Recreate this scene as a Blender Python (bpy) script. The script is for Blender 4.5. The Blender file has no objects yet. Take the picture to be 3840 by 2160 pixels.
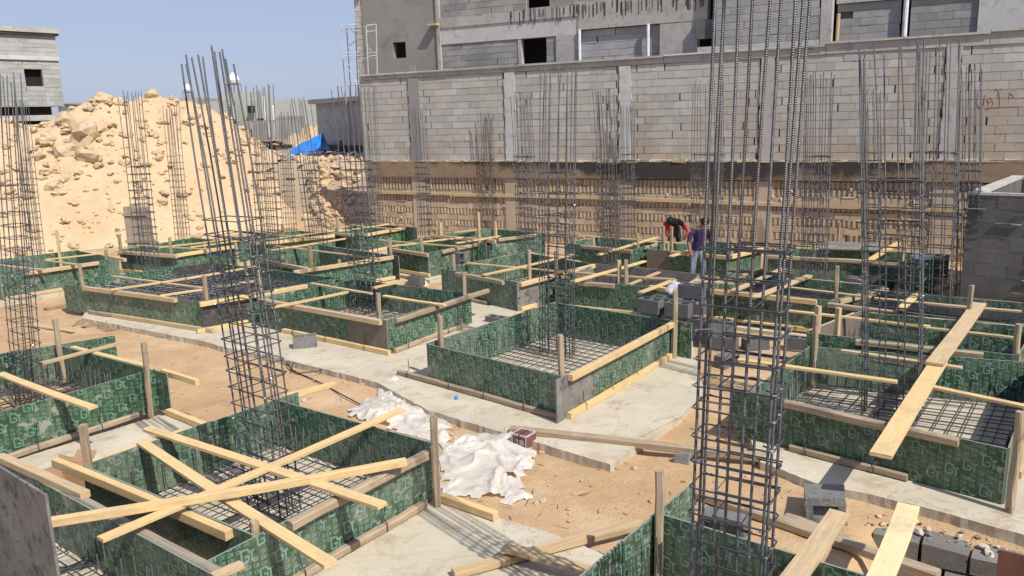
import bpy, bmesh, math, random
from mathutils import Vector, Matrix, noise
random.seed(7)
rnd = random.random
def ru(a, b): return a + (b - a) * rnd()

# surveyed positions in metres (x right, y away, z up; z=0 is the top of the blinding concrete)
SITE = {'boxes': [{'id': 'F1',
            'pts': [[-1.256, 11.434], [0.605, 9.764], [2.48, 12.361], [0.752, 13.8]],
            'ext': {1: 0.18, 2: 0.35},
            'sheets': {1: [(0.27, 'grey'), (1, 'gt')]},
            'label': 'green formwork box mid site with new yellow timber along its right side',
            'bat': [[1, 't', 0.074, 3.234, 'new'], [1, 'b', 0.038, 3.06, 'new'], [0, 'b', -0.615, 2.448, 'old']],
            'stakes': [['i', -1.068, 11.476, 0.971], ['i', 0.675, 9.774, 1.087], ['o', 2.51, 12.227, 1.082]]},
           {'id': 'F2',
            'pts': [[-4.762, 14.994], [-2.052, 12.91], [-0.778, 14.786], [-3.208, 16.458]],
            'ext': {1: 0.0},
            'sheets': {0: [(0.72, 'gt'), (1, 'brown')]},
            'label': 'green formwork box behind the lone grey block, old timber sticking out past its right corner',
            'bat': [[0, 't', 0.107, 3.325, 'mid'], [1, 't', 0.137, 2.753, 'old'], [0, 'b', 0.706, 3.484, 'new'], [1, 'b', 0.07, 1.99, 'old']],
            'stakes': [['i', -2.244, 13.229, 0.958], ['i', -0.82, 14.896, 0.956], ['i', -4.738, 14.99, 1.148]]},
           {'id': 'F3',
            'pts': [[-9.528, 17.03], [-5.728, 14.789], [-3.588, 16.599], [-7.035, 19.084]],
            'ext': {1: 0.06},
            'sheets': {0: [(1, 'gtd')], 1: [(0.3, 'dark'), (1, 'gt')], 3: [(0.3, 'dark'), (1, 'gt')]},
            'label': 'large green formwork box packed with dense black steel mesh',
            'bat': [[0, 't', 0.81, 3.687, 'mid'], [0, 'b', 0.868, 1.707, 'old'], [0, 'b', 1.642, 4.655, 'mid'], [1, 't', -0.104, 2.052, 'new'], [1, 'b', -0.207, 0.767, 'new']],
            'stakes': [['i', -9.03, 16.833, 1.012], ['i', -5.67, 14.815, 1.045]]},
           {'id': 'F4',
            'pts': [[-13.832, 19.792], [-11.58, 18.179], [-9.818, 20.113], [-11.676, 21.669]],
            'ext': {3: 0.1},
            'sheets': {},
            'label': 'green formwork box at far left, at the foot of the sand heap',
            'bat': [[1, 't', 0.492, 2.126, 'mid'], [1, 'b', -0.008, 1.218, 'mid']],
            'stakes': [['o', -10.193, 20.283, 0.775], ['i', -11.772, 21.052, 1.197], ['i', -10.468, 21.709, 0.958]]},
           {'id': 'F5',
            'pts': [[-10.37, 21.429], [-8.576, 20.482], [-7.136, 22.171], [-9.208, 23.32]],
            'ext': {},
            'sheets': {0: [(1, 'gtd')]},
            'label': 'green formwork box in front of the sand heap, below the grey shuttered stub',
            'bat': [[0, 't', 0.039, 2.218, 'mid'], [0, 'b', -0.393, 1.779, 'new'], [1, 't', 0.022, 1.701, 'new']],
            'stakes': [['i', -8.801, 20.889, 0.955], ['o', -8.325, 22.031, 0.595], ['i', -7.305, 21.515, 0.666]]},
           {'id': 'F6',
            'pts': [[-7.927, 23.066], [-6.729, 22.163], [-5.086, 23.337], [-6.284, 24.24]],
            'ext': {},
            'sheets': {},
            'label': 'green formwork box by the right end of the sand heap',
            'bat': [[1, 't', 0.0, 2.003, 'new']],
            'stakes': [['i', -7.289, 22.489, 1.026], ['o', -5.374, 24.4, 0.762], ['i', -6.573, 23.407, 0.848]]},
           {'id': 'F6b',
            'pts': [[-5.496, 23.996], [-4.298, 23.094], [-3.192, 24.532], [-4.389, 25.435]],
            'ext': {2: 0.5},
            'sheets': {},
            'label': 'farthest green formwork box, in the corner where sand heap and block wall meet',
            'bat': [[1, 't', 0.15, 1.738, 'new']],
            'stakes': [['i', -5.059, 23.654, 1.025], ['o', -3.323, 25.754, 0.738], ['i', -4.287, 23.491, 0.86]]},
           {'id': 'F7',
            'pts': [[-6.388, 19.743], [-4.503, 17.956], [-2.864, 19.292], [-5.082, 21.293]],
            'ext': {2: 0.25},
            'sheets': {2: [(0.12, 'dark'), (1, 'gt')]},
            'label': 'green formwork box with a dark upright board beyond its right corner',
            'bat': [[0, 't', 0.375, 2.57, 'mid'], [1, 't', -0.429, 2.115, 'mid'], [1, 'b', 1.573, 2.253, 'new']],
            'stakes': [['i', -4.49, 18.05, 1.04], ['o', -4.122, 19.27, 0.516], ['o', -2.928, 19.578, 0.962]]},
           {'id': 'F8',
            'pts': [[-3.146, 20.601], [-1.994, 19.479], [-0.841, 20.944], [-2.422, 21.954]],
            'ext': {2: 0.25},
            'sheets': {},
            'label': 'green formwork box with the tallest wooden stake at its right corner',
            'bat': [[0, 't', 0.294, 1.65, 'mid'], [1, 't', 0.402, 1.813, 'old'], [0, 'b', 0.415, 1.671, 'new'], [1, 'b', 0.447, 1.945, 'old']],
            'stakes': [['i', -2.197, 20.05, 0.9], ['o', -0.83, 21.195, 1.327]]},
           {'id': 'F9',
            'pts': [[-2.159, 22.649], [-0.531, 21.432], [0.869, 22.324], [-0.558, 23.433]],
            'ext': {2: 0.1},
            'sheets': {},
            'label': 'green formwork box close to the ribbed foundation wall, left of the tallest cage cluster',
            'bat': [[0, 't', -0.031, 2.244, 'mid'], [1, 't', 0.196, 1.42, 'old']],
            'stakes': [['i', -1.932, 22.602, 0.905], ['i', -0.363, 21.54, 1.028], ['o', 0.305, 22.373, 0.491]]},
           {'id': 'F10',
            'pts': [[-1.512, 17.375], [0.12, 15.64], [1.759, 17.405], [0.374, 19.11]],
            'ext': {1: 0.05, 2: 0.1},
            'sheets': {1: [(0.28, 'grey'), (1, 'gt')]},
            'label': 'green formwork box whose near corner is a mottled grey sheet, behind the central box',
            'bat': [[0, 't', 0.561, 2.025, 'old'], [1, 't', 0.004, 2.395, 'new'], [1, 'b', 0.005, 0.451, 'new'], [0, 'b', 0.942, 1.502, 'old']],
            'stakes': [['i', -1.242, 17.332, 0.875], ['o', -0.972, 17.323, 0.493], ['i', 0.347, 15.96, 1.165], ['o', 0.904, 16.02, 1.106]]},
           {'id': 'F11',
            'pts': [[0.929, 15.871], [3.038, 14.593], [3.729, 15.846], [1.796, 17.351]],
            'ext': {},
            'sheets': {2: [(1, 'grey')], 3: [(1, 'grey')]},
            'label': 'green formwork box with grey inner sides, left of the hollow block stack',
            'bat': [[0, 't', 0.455, 1.227, 'old']],
            'stakes': [['i', 2.086, 15.424, 0.992], ['i', 2.183, 15.295, 1.019]]},
           {'id': 'F12',
            'pts': [[1.37, 20.382], [2.851, 19.117], [3.837, 20.292], [2.365, 21.272]],
            'ext': {1: 0.05},
            'sheets': {},
            'label': 'green formwork box by the wall, left of the two workers',
            'bat': [[0, 't', 0.54, 2.02, 'old'], [1, 't', 0.521, 1.192, 'old']],
            'stakes': [['o', 2.034, 20.039, 0.763], ['i', 3.136, 19.419, 0.899], ['i', 1.579, 20.604, 0.734]]},
           {'id': 'F13',
            'pts': [[3.265, 19.217], [4.826, 17.932], [5.861, 18.849], [4.528, 20.155]],
            'ext': {1: 0.05},
            'sheets': {0: [(0.3, 'brown'), (1, 'gt')]},
            'label': 'green formwork box at which the two workers stand',
            'bat': [[0, 't', 0.659, 2.044, 'mid'], [1, 't', 0.065, 1.355, 'new'], [1, 'b', 0.526, 1.892, 'old']],
            'stakes': [['i', 3.674, 19.318, 1.07], ['i', 3.928, 19.635, 1.019], ['o', 3.74, 19.137, 0.683], ['i', 5.062, 18.048, 0.877]]},
           {'id': 'F14',
            'pts': [[5.665, 17.888], [8.232, 16.507], [9.347, 17.284], [6.797, 18.966]],
            'ext': {2: 0.1},
            'sheets': {},
            'label': 'wide green formwork box by the wall with a loose plywood sheet on its back edge',
            'bat': [[0, 't', 0.044, 2.706, 'old']],
            'stakes': [['i', 6.735, 17.855, 0.856], ['i', 7.678, 18.917, 1.097], ['i', 8.312, 16.967, 0.97]]},
           {'id': 'F15',
            'pts': [[3.366, 14.756], [5.326, 13.342], [6.72, 14.271], [4.808, 15.759]],
            'ext': {},
            'sheets': {},
            'label': 'green formwork box full of steel mesh, behind the tall foreground cage',
            'bat': [[0, 't', 0.31, 2.233, 'new'], [0, 'b', 0.048, 0.829, 'new'], [0, 'b', 0.851, 2.289, 'new']],
            'stakes': [['i', 5.542, 13.464, 1.126], ['i', 4.972, 15.653, 0.981]]},
           {'id': 'F16',
            'pts': [[5.306, 13.255], [7.368, 11.486], [8.788, 12.377], [6.379, 13.982]],
            'ext': {},
            'sheets': {},
            'label': 'green formwork box in front of the dark block tank',
            'bat': [[0, 't', 0.0, 1.092, 'old']],
            'stakes': [['i', 5.757, 13.05, 1.117], ['i', 6.812, 11.835, 1.083]]},
           {'id': 'F16b',
            'pts': [[4.268, 11.398], [6.478, 10.034], [7.478, 11.292], [5.528, 12.526]],
            'ext': {},
            'sheets': {3: [(1, 'brown')]},
            'label': 'narrow green formwork box with a rounded old beam along its rim, at right',
            'bat': [[0, 't', 0.662, 2.217, 'old']],
            'stakes': [['i', 4.329, 11.282, 0.975], ['i', 4.627, 11.27, 0.969], ['i', 6.51, 10.12, 0.964]]},
           {'id': 'F17',
            'pts': [[2.742, 8.987], [4.644, 7.198], [6.514, 9.689], [4.066, 10.716]],
            'ext': {0: 0.25, 2: 0.2},
            'sheets': {0: [(1, 'gt')]},
            'label': 'large green formwork box at the right edge with two wide boards bridging it',
            'bat': [[0, 't', 0.438, 2.204, 'old'], [0, 'b', 0.518, 1.768, 'old']],
            'stakes': [['i', 4.108, 10.712, 1.024], ['o', 4.622, 7.037, 1.001]]},
           {'id': 'F18',
            'pts': [[-0.239, 4.398], [1.81, 2.797], [3.164, 4.531], [1.115, 6.131]],
            'ext': {3: 0.7},
            'sheets': {},
            'label': 'nearest green formwork box at bottom right, around the tall foreground cage',
            'bat': [],
            'stakes': [['i', 1.189, 6.14, 0.972]]},
           {'id': 'F19',
            'pts': [[-4.216, 7.426], [-2.115, 5.963], [-0.843, 7.699], [-2.85, 9.166]],
            'ext': {1: 0.45, 3: 0.35},
            'sheets': {1: [(0.42, 'gtd'), (1, 'gt')], 2: [(1, 'gt')]},
            'label': 'green formwork box at lower left crossed by several new yellow boards',
            'bat': [[0, 't', -0.443, 2.313, 'new'], [1, 't', 0.298, 2.024, 'old'], [1, 'b', 0.083, 1.927, 'old'], [3, 't', 1.142, 2.111, 'new']],
            'stakes': [['i', -4.26, 7.476, 0.995], ['o', -0.811, 7.512, 0.933], ['i', -2.197, 5.942, 0.663]]},
           {'id': 'F20',
            'pts': [[-7.216, 6.436], [-3.123, 3.299], [-1.785, 5.046], [-5.878, 8.182]],
            'ext': {},
            'sheets': {},
            'label': 'green formwork box cut off by the lower left corner behind the upright grey sheet',
            'bat': [[2, 't', 0.51, 3.787, 'grey']],
            'stakes': []},
           {'id': 'F21',
            'pts': [[-8.549, 10.921], [-6.488, 8.387], [-4.861, 10.56], [-6.947, 12.009]],
            'ext': {2: 0.28, 3: 0.8},
            'sheets': {},
            'label': 'green formwork box at the left edge, with rust stains on its sunlit side',
            'bat': [[1, 'b', 0.74, 2.383, 'old'], [2, 't', 0.189, 2.227, 'new']],
            'stakes': [['i', -6.819, 11.974, 0.994], ['o', -4.861, 10.299, 1.018]]}],
 'cages': [{'id': 'C2',
            'base': [-2.443, 7.532],
            'ztop': 4.416,
            'zst': 3.085,
            'lean': -0.216,
            'W': 0.6,
            'label': 'tall steel column cage with bare rods against the sky, standing in the lower left box'},
           {'id': 'C3', 'base': [-6.747, 10.804], 'ztop': 4.484, 'zst': 3.137, 'lean': 0.345, 'W': 0.5, 'label': 'steel column cage at the left edge, standing in the rust stained box'},
           {'id': 'C4', 'base': [-13.126, 22.358], 'ztop': 4.545, 'zst': 3.001, 'lean': 0.166, 'W': 0.5, 'label': 'slim steel column cage at far left in front of the sand heap foot'},
           {'id': 'C5', 'base': [-8.737, 19.382], 'ztop': 4.556, 'zst': 2.985, 'lean': 0.052, 'W': 0.62, 'label': 'steel column cage in front of the grey shuttered stub'},
           {'id': 'C6', 'base': [-10.03, 24.781], 'ztop': 4.321, 'zst': 2.865, 'lean': 0.082, 'W': 0.5, 'label': 'slim steel column cage in front of the middle of the sand heap'},
           {'id': 'C7', 'base': [-5.53, 18.592], 'ztop': 4.562, 'zst': 3.022, 'lean': 0.061, 'W': 0.66, 'label': 'steel column cage standing in the dense mesh, right of the tall lower left cage'},
           {'id': 'C7b', 'base': [-7.192, 26.503], 'ztop': 4.069, 'zst': 2.669, 'lean': 0.141, 'W': 0.45, 'label': 'small far steel cage at the right slope of the sand heap'},
           {'id': 'C8', 'base': [-5.171, 21.641], 'ztop': 4.361, 'zst': 2.861, 'lean': -0.193, 'W': 0.6, 'label': 'steel column cage in front of the blue tarpaulin'},
           {'id': 'C9', 'base': [-2.929, 16.043], 'ztop': 4.411, 'zst': 2.999, 'lean': -0.078, 'W': 0.66, 'label': 'steel column cage standing in the box behind the lone grey block'},
           {'id': 'C9b', 'base': [-4.457, 27.022], 'ztop': 4.84, 'zst': 2.395, 'lean': 0.054, 'W': 0.5, 'label': 'far steel cage at the left end of the tall block wall'},
           {'id': 'C10', 'base': [-2.479, 23.601], 'ztop': 4.1, 'zst': 2.712, 'lean': -0.005, 'W': 0.42, 'label': 'slim steel cage in front of the first concrete post of the tall block wall'},
           {'id': 'C11', 'base': [-0.662, 25.873], 'ztop': 3.876, 'zst': 2.534, 'lean': -0.001, 'W': 0.45, 'label': 'slim steel cage close to the block wall, right of the tallest stake'},
           {'id': 'C12', 'base': [0.392, 19.21], 'ztop': 4.214, 'zst': 2.807, 'lean': -0.041, 'W': 0.5, 'label': 'steel cage in front of the second concrete post of the tall block wall'},
           {'id': 'C13', 'base': [0.689, 12.467], 'ztop': 4.457, 'zst': 3.015, 'lean': 0.1, 'W': 0.58, 'label': 'steel column cage rising from the middle of the central box'},
           {'id': 'C14', 'base': [2.291, 18.435], 'ztop': 4.244, 'zst': 2.801, 'lean': -0.155, 'W': 0.42, 'label': 'steel cage rising from the box with grey inner sides'},
           {'id': 'C15', 'base': [3.414, 23.437], 'ztop': 3.97, 'zst': 2.602, 'lean': -0.036, 'W': 0.42, 'label': 'slim far steel cage in front of the third concrete post of the tall block wall'},
           {'id': 'C16',
            'base': [4.915, 20.228],
            'ztop': 4.431,
            'zst': 2.698,
            'lean': -0.034,
            'W': 0.8,
            'label': 'steel cage beside the worker in the purple shirt, partly behind the tall foreground cage'},
           {'id': 'C17', 'base': [6.031, 15.918], 'ztop': 4.395, 'zst': 2.893, 'lean': -0.088, 'W': 0.52, 'label': 'steel cage just right of the tall foreground cage'},
           {'id': 'C18', 'base': [4.62, 9.477], 'ztop': 4.418, 'zst': 3.006, 'lean': -0.3, 'W': 0.71, 'label': 'wide steel cage standing in the large box at the right edge'},
           {'id': 'C18b', 'base': [8.828, 19.673], 'ztop': 4.115, 'zst': 2.8, 'lean': -0.255, 'W': 0.45, 'label': 'slim far steel cage beside the loose plywood sheet by the wall'},
           {'id': 'C19', 'base': [6.947, 13.155], 'ztop': 4.702, 'zst': 3.038, 'lean': -0.205, 'W': 0.68, 'label': 'wide steel cage reaching the wall top, left of the dark block tank'},
           {'id': 'C20', 'base': [8.491, 14.835], 'ztop': 4.407, 'zst': 2.688, 'lean': -0.292, 'W': 0.4, 'label': 'slim steel cage right beside the dark block tank'},
           {'id': 'C1', 'base': [1.34, 4.75], 'ztop': 5.0, 'zst': 3.08, 'lean': 0.111, 'W': 0.52, 'label': 'tallest nearest steel cage, its thick rods running out of the top of the picture'}],
 'mats': [('F1', 1, 'black steel mesh on the floor of the central box'), ('F2', 1, 'steel mesh on the floor of the box behind the lone grey block'),
          ('F3', 2, 'very dense double layer of black steel mesh filling the large box'), ('F15', 2, 'dense steel mesh behind the tall foreground cage'),
          ('F16', 2, 'steel mesh in the box in front of the dark block tank'), ('F17', 1, 'steel mesh over pale concrete in the large box at the right edge'),
          ('F18', 1, 'steel mesh at the foot of the tall foreground cage'), ('F19', 1, 'steel mesh under the crossing yellow boards at lower left'),
          ('F20', 1, 'steel mesh in the box cut off at the lower left corner'), ('F21', 1, 'steel mesh in the rust stained box at the left edge'),
          ('F7', 1, 'steel mesh in the box with the dark upright board'), ('F10', 1, 'steel mesh in the box with the mottled grey corner sheet'),
          ('F11', 1, 'steel mesh in the box with grey inner sides'), ('F16b', 1, 'steel mesh in the narrow box at right')],
 'planks': [[[-3.943, 5.918, 0.73], [-1.034, 7.099, 0.66], 0.07, 0.07, 'new', 'longest new yellow timber, lying slantwise on top of all the other boards at lower left'],
            [[-3.866, 7.918, 0.6], [-1.394, 5.449, 0.6], 0.11, 0.03, 'new', 'yellow board across the lower left box, its near end jutting past the front side'],
            [[-3.95, 8.243, 0.625], [-1.138, 6.296, 0.63], 0.11, 0.03, 'new', 'yellow board laid nearest the steel cage across the lower left box'],
            [[-3.266, 5.822, 0.655], [-1.249, 8.511, 0.655], 0.1, 0.03, 'new', 'yellow board crossing under the longest timber, its far tip over the white plastic sheet'],
            [[-5.165, 7.644, 0.6], [-3.849, 6.731, 0.6], 0.09, 0.07, 'mid', 'short thick timber at the left edge above the brown cardboard boxes'],
            [[-2.227, 5.342, 0.59], [-2.068, 5.503, 0.59], 0.08, 0.04, 'mid', 'stub of timber poking over the grey beam at bottom left'],
            [[-0.756, 7.59, 0.045], [-0.221, 7.175, 0.045], 0.08, 0.08, 'new', 'short square yellow timber on the slab touching the white polythene'],
            [[-4.651, 10.355, 0.045], [-3.95, 9.772, 0.045], 0.08, 0.08, 'new', 'short square timber on the slab beside the end of the rust stained box'],
            [[-2.835, 9.471, 0.5], [-2.313, 9.992, 0.48], 0.03, 0.07, 'new', 'yellow timber jutting out over bare soil from the back of the lower left box'],
            [[-6.897, 10.491, 0.6], [-4.919, 9.021, 0.6], 0.11, 0.03, 'new', 'wide yellow board with its end hanging over the rust stained box side'],
            [[-6.603, 10.889, 0.6], [-5.859, 11.983, 0.6], 0.1, 0.03, 'mid', 'pale board across the back half of the rust stained box'],
            [[-4.813, 10.685, 0.5], [-4.142, 10.166, 0.5], 0.06, 0.08, 'new', 'timber end sticking out past the dark corner board of the rust stained box'],
            [[-9.63, 15.911, -0.06], [-8.526, 15.324, -0.06], 0.1, 0.03, 'mid', 'short pale board lying on the soil near the left edge'],
            [[-0.066, 9.37, 0.04], [2.766, 8.407, 0.0], 0.1, 0.09, 'old', 'long weathered beam lying from the central slab towards the tall foreground cage'],
            [[-0.566, 6.201, 0.04], [1.142, 6.947, 0.04], 0.1, 0.06, 'mid', 'timber lying flat on the front slab, pointing at the nearest box'],
            [[-0.136, 6.449, 0.13], [0.919, 5.866, 0.1], 0.11, 0.04, 'mid', 'board resting on another timber at the bottom centre of the picture'],
            [[2.602, 6.071, 0.56], [1.834, 5.018, 0.6], 0.16, 0.035, 'mid', 'stained board sloping down to the bottom edge, left of the pale one'],
            [[3.258, 6.263, 0.5], [2.408, 4.964, 0.6], 0.17, 0.035, 'pale', 'pale wide board with visible grain at bottom right'],
            [[1.823, 7.702, -0.05], [3.46, 6.088, -0.05], 0.12, 0.09, 'old', 'long weathered beam on the soil behind the nearest box'],
            [[2.551, 7.168, -0.05], [2.965, 6.732, -0.05], 0.1, 0.06, 'old', 'short weathered plank on the soil beside the big grey block'],
            [[7.268, 12.323, 0.7], [5.068, 9.402, 0.7], 0.2, 0.035, 'mid', 'upper wide board of the two bridging the large right box'],
            [[5.238, 9.611, 0.66], [3.317, 6.936, 0.655], 0.19, 0.035, 'new', 'lower wide yellow board of the two bridging the large right box'],
            [[2.896, 10.095, 0.61], [4.464, 9.053, 0.61], 0.09, 0.03, 'new', 'narrow board with mesh shadows on it, running in from behind the tall foreground cage'],
            [[4.651, 8.934, 0.62], [5.438, 8.074, 0.62], 0.09, 0.03, 'new', 'narrow orange board at the right edge inside the large right box'],
            [[4.353, 10.392, 0.6], [5.477, 9.518, 0.6], 0.09, 0.03, 'mid', 'thin pale board just in front of the rounded old beam'],
            [[4.406, 12.626, 0.6], [6.062, 11.435, 0.6], 0.08, 0.03, 'new', 'yellow board ending at the wide steel cage, behind the narrow right box'],
            [[5.975, 11.377, 0.6], [6.855, 10.743, 0.6], 0.08, 0.03, 'mid', 'grey board running to the right edge behind the rounded old beam'],
            [[5.025, 14.306, 0.6], [6.046, 13.385, 0.6], 0.08, 0.03, 'mid', 'pale plank along the back of the mesh right of the tall foreground cage'],
            [[6.084, 13.319, 0.6], [7.827, 12.139, 0.6], 0.08, 0.03, 'mid', 'long thin plank in front of the dark block tank'],
            [[6.074, 12.396, 0.63], [6.921, 13.502, 0.63], 0.12, 0.03, 'new', 'short yellow board on the mesh in front of the green barrel'],
            [[4.004, 13.408, 0.63], [5.656, 15.163, 0.63], 0.12, 0.04, 'mid', 'board lying over the near rim behind the tall foreground cage, its end turned to us'],
            [[3.904, 14.056, 0.63], [5.414, 15.936, 0.63], 0.12, 0.03, 'mid', 'grey board behind the tall foreground cage, beyond the one with its end turned to us'],
            [[3.46, 15.11, 0.6], [4.112, 14.792, 0.6], 0.07, 0.03, 'mid', 'thin board right of the top block of the stack'],
            [[5.555, 18.955, 0.6], [8.548, 17.614, 0.6], 0.08, 0.03, 'new', 'long thin board along the back of the wide box by the wall'],
            [[7.316, 16.411, 0.64], [8.898, 18.475, 0.64], 0.14, 0.03, 'new', 'yellow board sloping across the wide box beside the loose plywood sheet'],
            [[3.542, 17.822, 0.61], [4.284, 18.724, 0.61], 0.1, 0.03, 'new', 'small yellow board at the knees of the worker in purple'],
            [[1.997, 18.307, 0.61], [3.762, 20.649, 0.61], 0.1, 0.03, 'new', 'long yellow board laid across the box left of the two workers'],
            [[3.292, 20.139, 0.6], [4.275, 19.627, 0.6], 0.08, 0.03, 'mid', 'thin board in front of the crouching worker'],
            [[0.884, 16.449, 0.63], [3.102, 15.206, 0.63], 0.08, 0.03, 'mid', 'thin plank ending at the clear plastic bag'],
            [[-0.979, 17.796, 0.6], [1.534, 16.159, 0.6], 0.08, 0.03, 'mid', 'thin plank running from the upright grey blocks past the steel cage'],
            [[1.159, 15.161, 0.66], [2.841, 17.061, 0.66], 0.1, 0.03, 'new', 'yellow board laid across the box with grey inner sides'],
            [[2.253, 14.019, 0.66], [3.124, 15.313, 0.6], 0.1, 0.03, 'new', 'yellow board propped beside the clear plastic bag'],
            [[2.567, 14.825, 0.58], [2.889, 14.464, 0.58], 0.07, 0.07, 'new', 'short timber under the board beside the clear plastic bag'],
            [[2.222, 15.093, 0.58], [2.989, 16.202, 0.58], 0.08, 0.03, 'mid', 'pale board inside the box with grey inner sides'],
            [[-0.574, 16.26, 0.62], [1.402, 18.354, 0.62], 0.09, 0.03, 'new', 'yellow board crossing the box with the mottled grey corner sheet'],
            [[-2.671, 15.367, 0.61], [-2.113, 16.014, 0.61], 0.09, 0.03, 'new', 'short yellow board at the back of the box behind the lone grey block'],
            [[-4.229, 13.919, 0.61], [-3.105, 15.034, 0.61], 0.09, 0.03, 'new', 'yellow board over the left half of the box behind the lone grey block'],
            [[-4.014, 16.029, 0.6], [-2.622, 14.872, 0.6], 0.08, 0.03, 'mid', 'pale board left of the steel cage in the box behind the lone grey block'],
            [[-2.354, 14.62, 0.61], [-1.161, 13.7, 0.61], 0.09, 0.03, 'new', 'yellow board over the right half of the box behind the lone grey block'],
            [[-8.017, 15.947, 0.61], [-6.574, 17.2, 0.61], 0.09, 0.03, 'new', 'yellow board lying over the dense black mesh'],
            [[-8.702, 17.491, 0.6], [-6.062, 15.827, 0.6], 0.08, 0.03, 'mid', 'greyish board across the dense black mesh, under the yellow one'],
            [[-6.776, 15.341, 0.585], [-6.131, 15.794, 0.585], 0.08, 0.03, 'new', 'short yellow board at the near rim of the dense black mesh'],
            [[-5.967, 15.918, 0.61], [-5.259, 16.406, 0.61], 0.08, 0.03, 'mid', 'board over the dense mesh, seen through the tall lower left cage'],
            [[-6.837, 16.844, 0.62], [-5.767, 18.089, 0.62], 0.08, 0.03, 'new', 'yellow board over the far part of the dense black mesh'],
            [[-11.555, 20.015, 0.61], [-10.2, 21.03, 0.61], 0.08, 0.03, 'new', 'yellow board along the far left box, ending at the box below the stub'],
            [[-11.508, 19.894, 0.61], [-10.188, 19.024, 0.61], 0.08, 0.03, 'mid', 'short pale board across the far left box'],
            [[-12.34, 19.435, 0.6], [-10.783, 18.568, 0.6], 0.08, 0.03, 'mid', 'pale board at the left edge behind the steel cages'],
            [[-10.146, 20.4, 0.55], [-9.559, 19.954, 0.55], 0.08, 0.08, 'mid', 'timber end right of the stake at the far left box'],
            [[1.837, 21.465, 0.6], [3.629, 20.137, 0.6], 0.08, 0.03, 'mid', 'thin plank along the back of the box left of the two workers'],
            [[1.077, 22.801, 0.45], [2.013, 22.005, 0.45], 0.08, 0.06, 'mid', 'timber along the foot of the ribbed wall'],
            [[-1.401, 20.663, 0.61], [-0.3, 21.691, 0.61], 0.09, 0.03, 'new', 'yellow board over the box close to the ribbed wall, right half'],
            [[-3.126, 20.476, 0.61], [-2.357, 20.848, 0.61], 0.09, 0.03, 'new', 'short yellow board left of the tallest stake box'],
            [[-2.344, 21.111, 0.6], [-1.22, 21.729, 0.6], 0.09, 0.03, 'new', 'yellow board over the box with the tallest stake'],
            [[-3.492, 21.553, 0.62], [-1.029, 19.893, 0.62], 0.08, 0.03, 'mid', 'thin pale plank across the box with the tallest stake'],
            [[-6.084, 20.401, 0.61], [-4.502, 22.107, 0.61], 0.09, 0.03, 'new', 'yellow board over the box with the dark upright board'],
            [[-6.223, 21.256, 0.6], [-3.004, 18.653, 0.6], 0.08, 0.03, 'mid', 'thin plank crossing the box with the dark upright board'],
            [[-10.202, 22.082, 0.6], [-7.883, 20.981, 0.6], 0.08, 0.03, 'mid', 'pale board over the box below the grey shuttered stub'],
            [[-8.43, 21.284, 0.62], [-7.143, 22.572, 0.62], 0.08, 0.03, 'new', 'yellow board right of the box below the grey shuttered stub'],
            [[-9.37, 21.523, 0.61], [-8.013, 22.517, 0.61], 0.08, 0.03, 'new', 'yellow board at the back of the box below the grey shuttered stub'],
            [[-6.816, 22.213, 0.62], [-4.975, 23.95, 0.62], 0.08, 0.03, 'new', 'yellow board over the box by the right end of the sand heap'],
            [[-6.947, 23.438, 0.6], [-5.316, 22.338, 0.6], 0.08, 0.03, 'mid', 'grey board over the box by the right end of the sand heap'],
            [[-5.009, 23.539, 0.62], [-3.586, 24.978, 0.62], 0.08, 0.03, 'new', 'yellow board over the farthest box'],
            [[-4.952, 25.068, 0.6], [-3.17, 23.618, 0.6], 0.08, 0.03, 'mid', 'thin plank crossing the farthest box'],
            [[-1.605, 22.714, 0.6], [-0.95, 23.137, 0.6], 0.08, 0.03, 'mid', 'board at the foot of the ribbed wall left of the tallest stake']],
 'slabs': [['central',
            [[-8.781, 16.157], [-5.536, 14.074], [-5.056, 13.665], [-3.874, 12.882], [-2.018, 11.45], [-1.188, 10.257], [0.004, 9.236], [1.022, 8.364], [1.322, 8.756], [2.123, 9.805], [2.587, 10.631],
             [3.022, 13.329], [1.507, 14.305], [-0.736, 16.523], [-3.752, 19.505], [-7.773, 23.683], [-9.332, 17.667]]],
           ['right', [[2.69, 8.598], [2.675, 8.298], [3.061, 7.779], [3.87, 7.205], [4.551, 6.57], [7.223, 9.981], [4.554, 11.049], [2.812, 9.501]]],
           ['front',
            [[-6.232, 8.646], [-5.837, 9.056], [-4.974, 10.135], [-4.636, 10.398], [-2.86, 9.186], [-0.798, 7.596], [-0.09, 7.166], [0.429, 6.806], [0.755, 6.492], [1.104, 6.194], [0.758, 4.209],
             [-3.266, 4.366]]]],
 'blocks': [[[-3.58, 13.507], 0, 15, 'lie', 'lone grey hollow block on the slab, its two cavities facing up'],
            [[2.962, 7.238], -0.1, -20, 'big', 'big grey concrete block half sunk in soil at lower right'],
            [[1.914, 6.957], -0.1, -30, 'side', 'grey hollow block lying on its side behind the foot of the tall foreground cage'],
            [[1.866, 8.558], -0.1, 60, 'chip', 'broken piece of block propping up the long weathered beam'],
            [[-1.329, 20.369], 0, -35, 'up1', 'lower block of the upright pair beside the short stake'],
            [[-1.259, 19.297], 0.2, -35, 'up', 'upper block of the pair standing on end beside the short stake'],
            [[-0.594, 21.454], 0, -35, 'holes', 'block standing on end with three cavities facing right'],
            [[-2.229, 18.523], 0, -30, 'lie', 'grey block on the slab between two boxes near the white scraps'],
            [[-0.306, 14.841], -0.1, -35, 'lie', 'dark hollow block half hidden behind the central box, cavities up'],
            [[3.272, 12.016], -0.1, 40, 'side', 'block lying on its side behind the tall foreground cage'],
            [[4.672, 12.824], -0.1, -30, 'lie', 'brownish block at the left corner of the large right box'],
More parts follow.
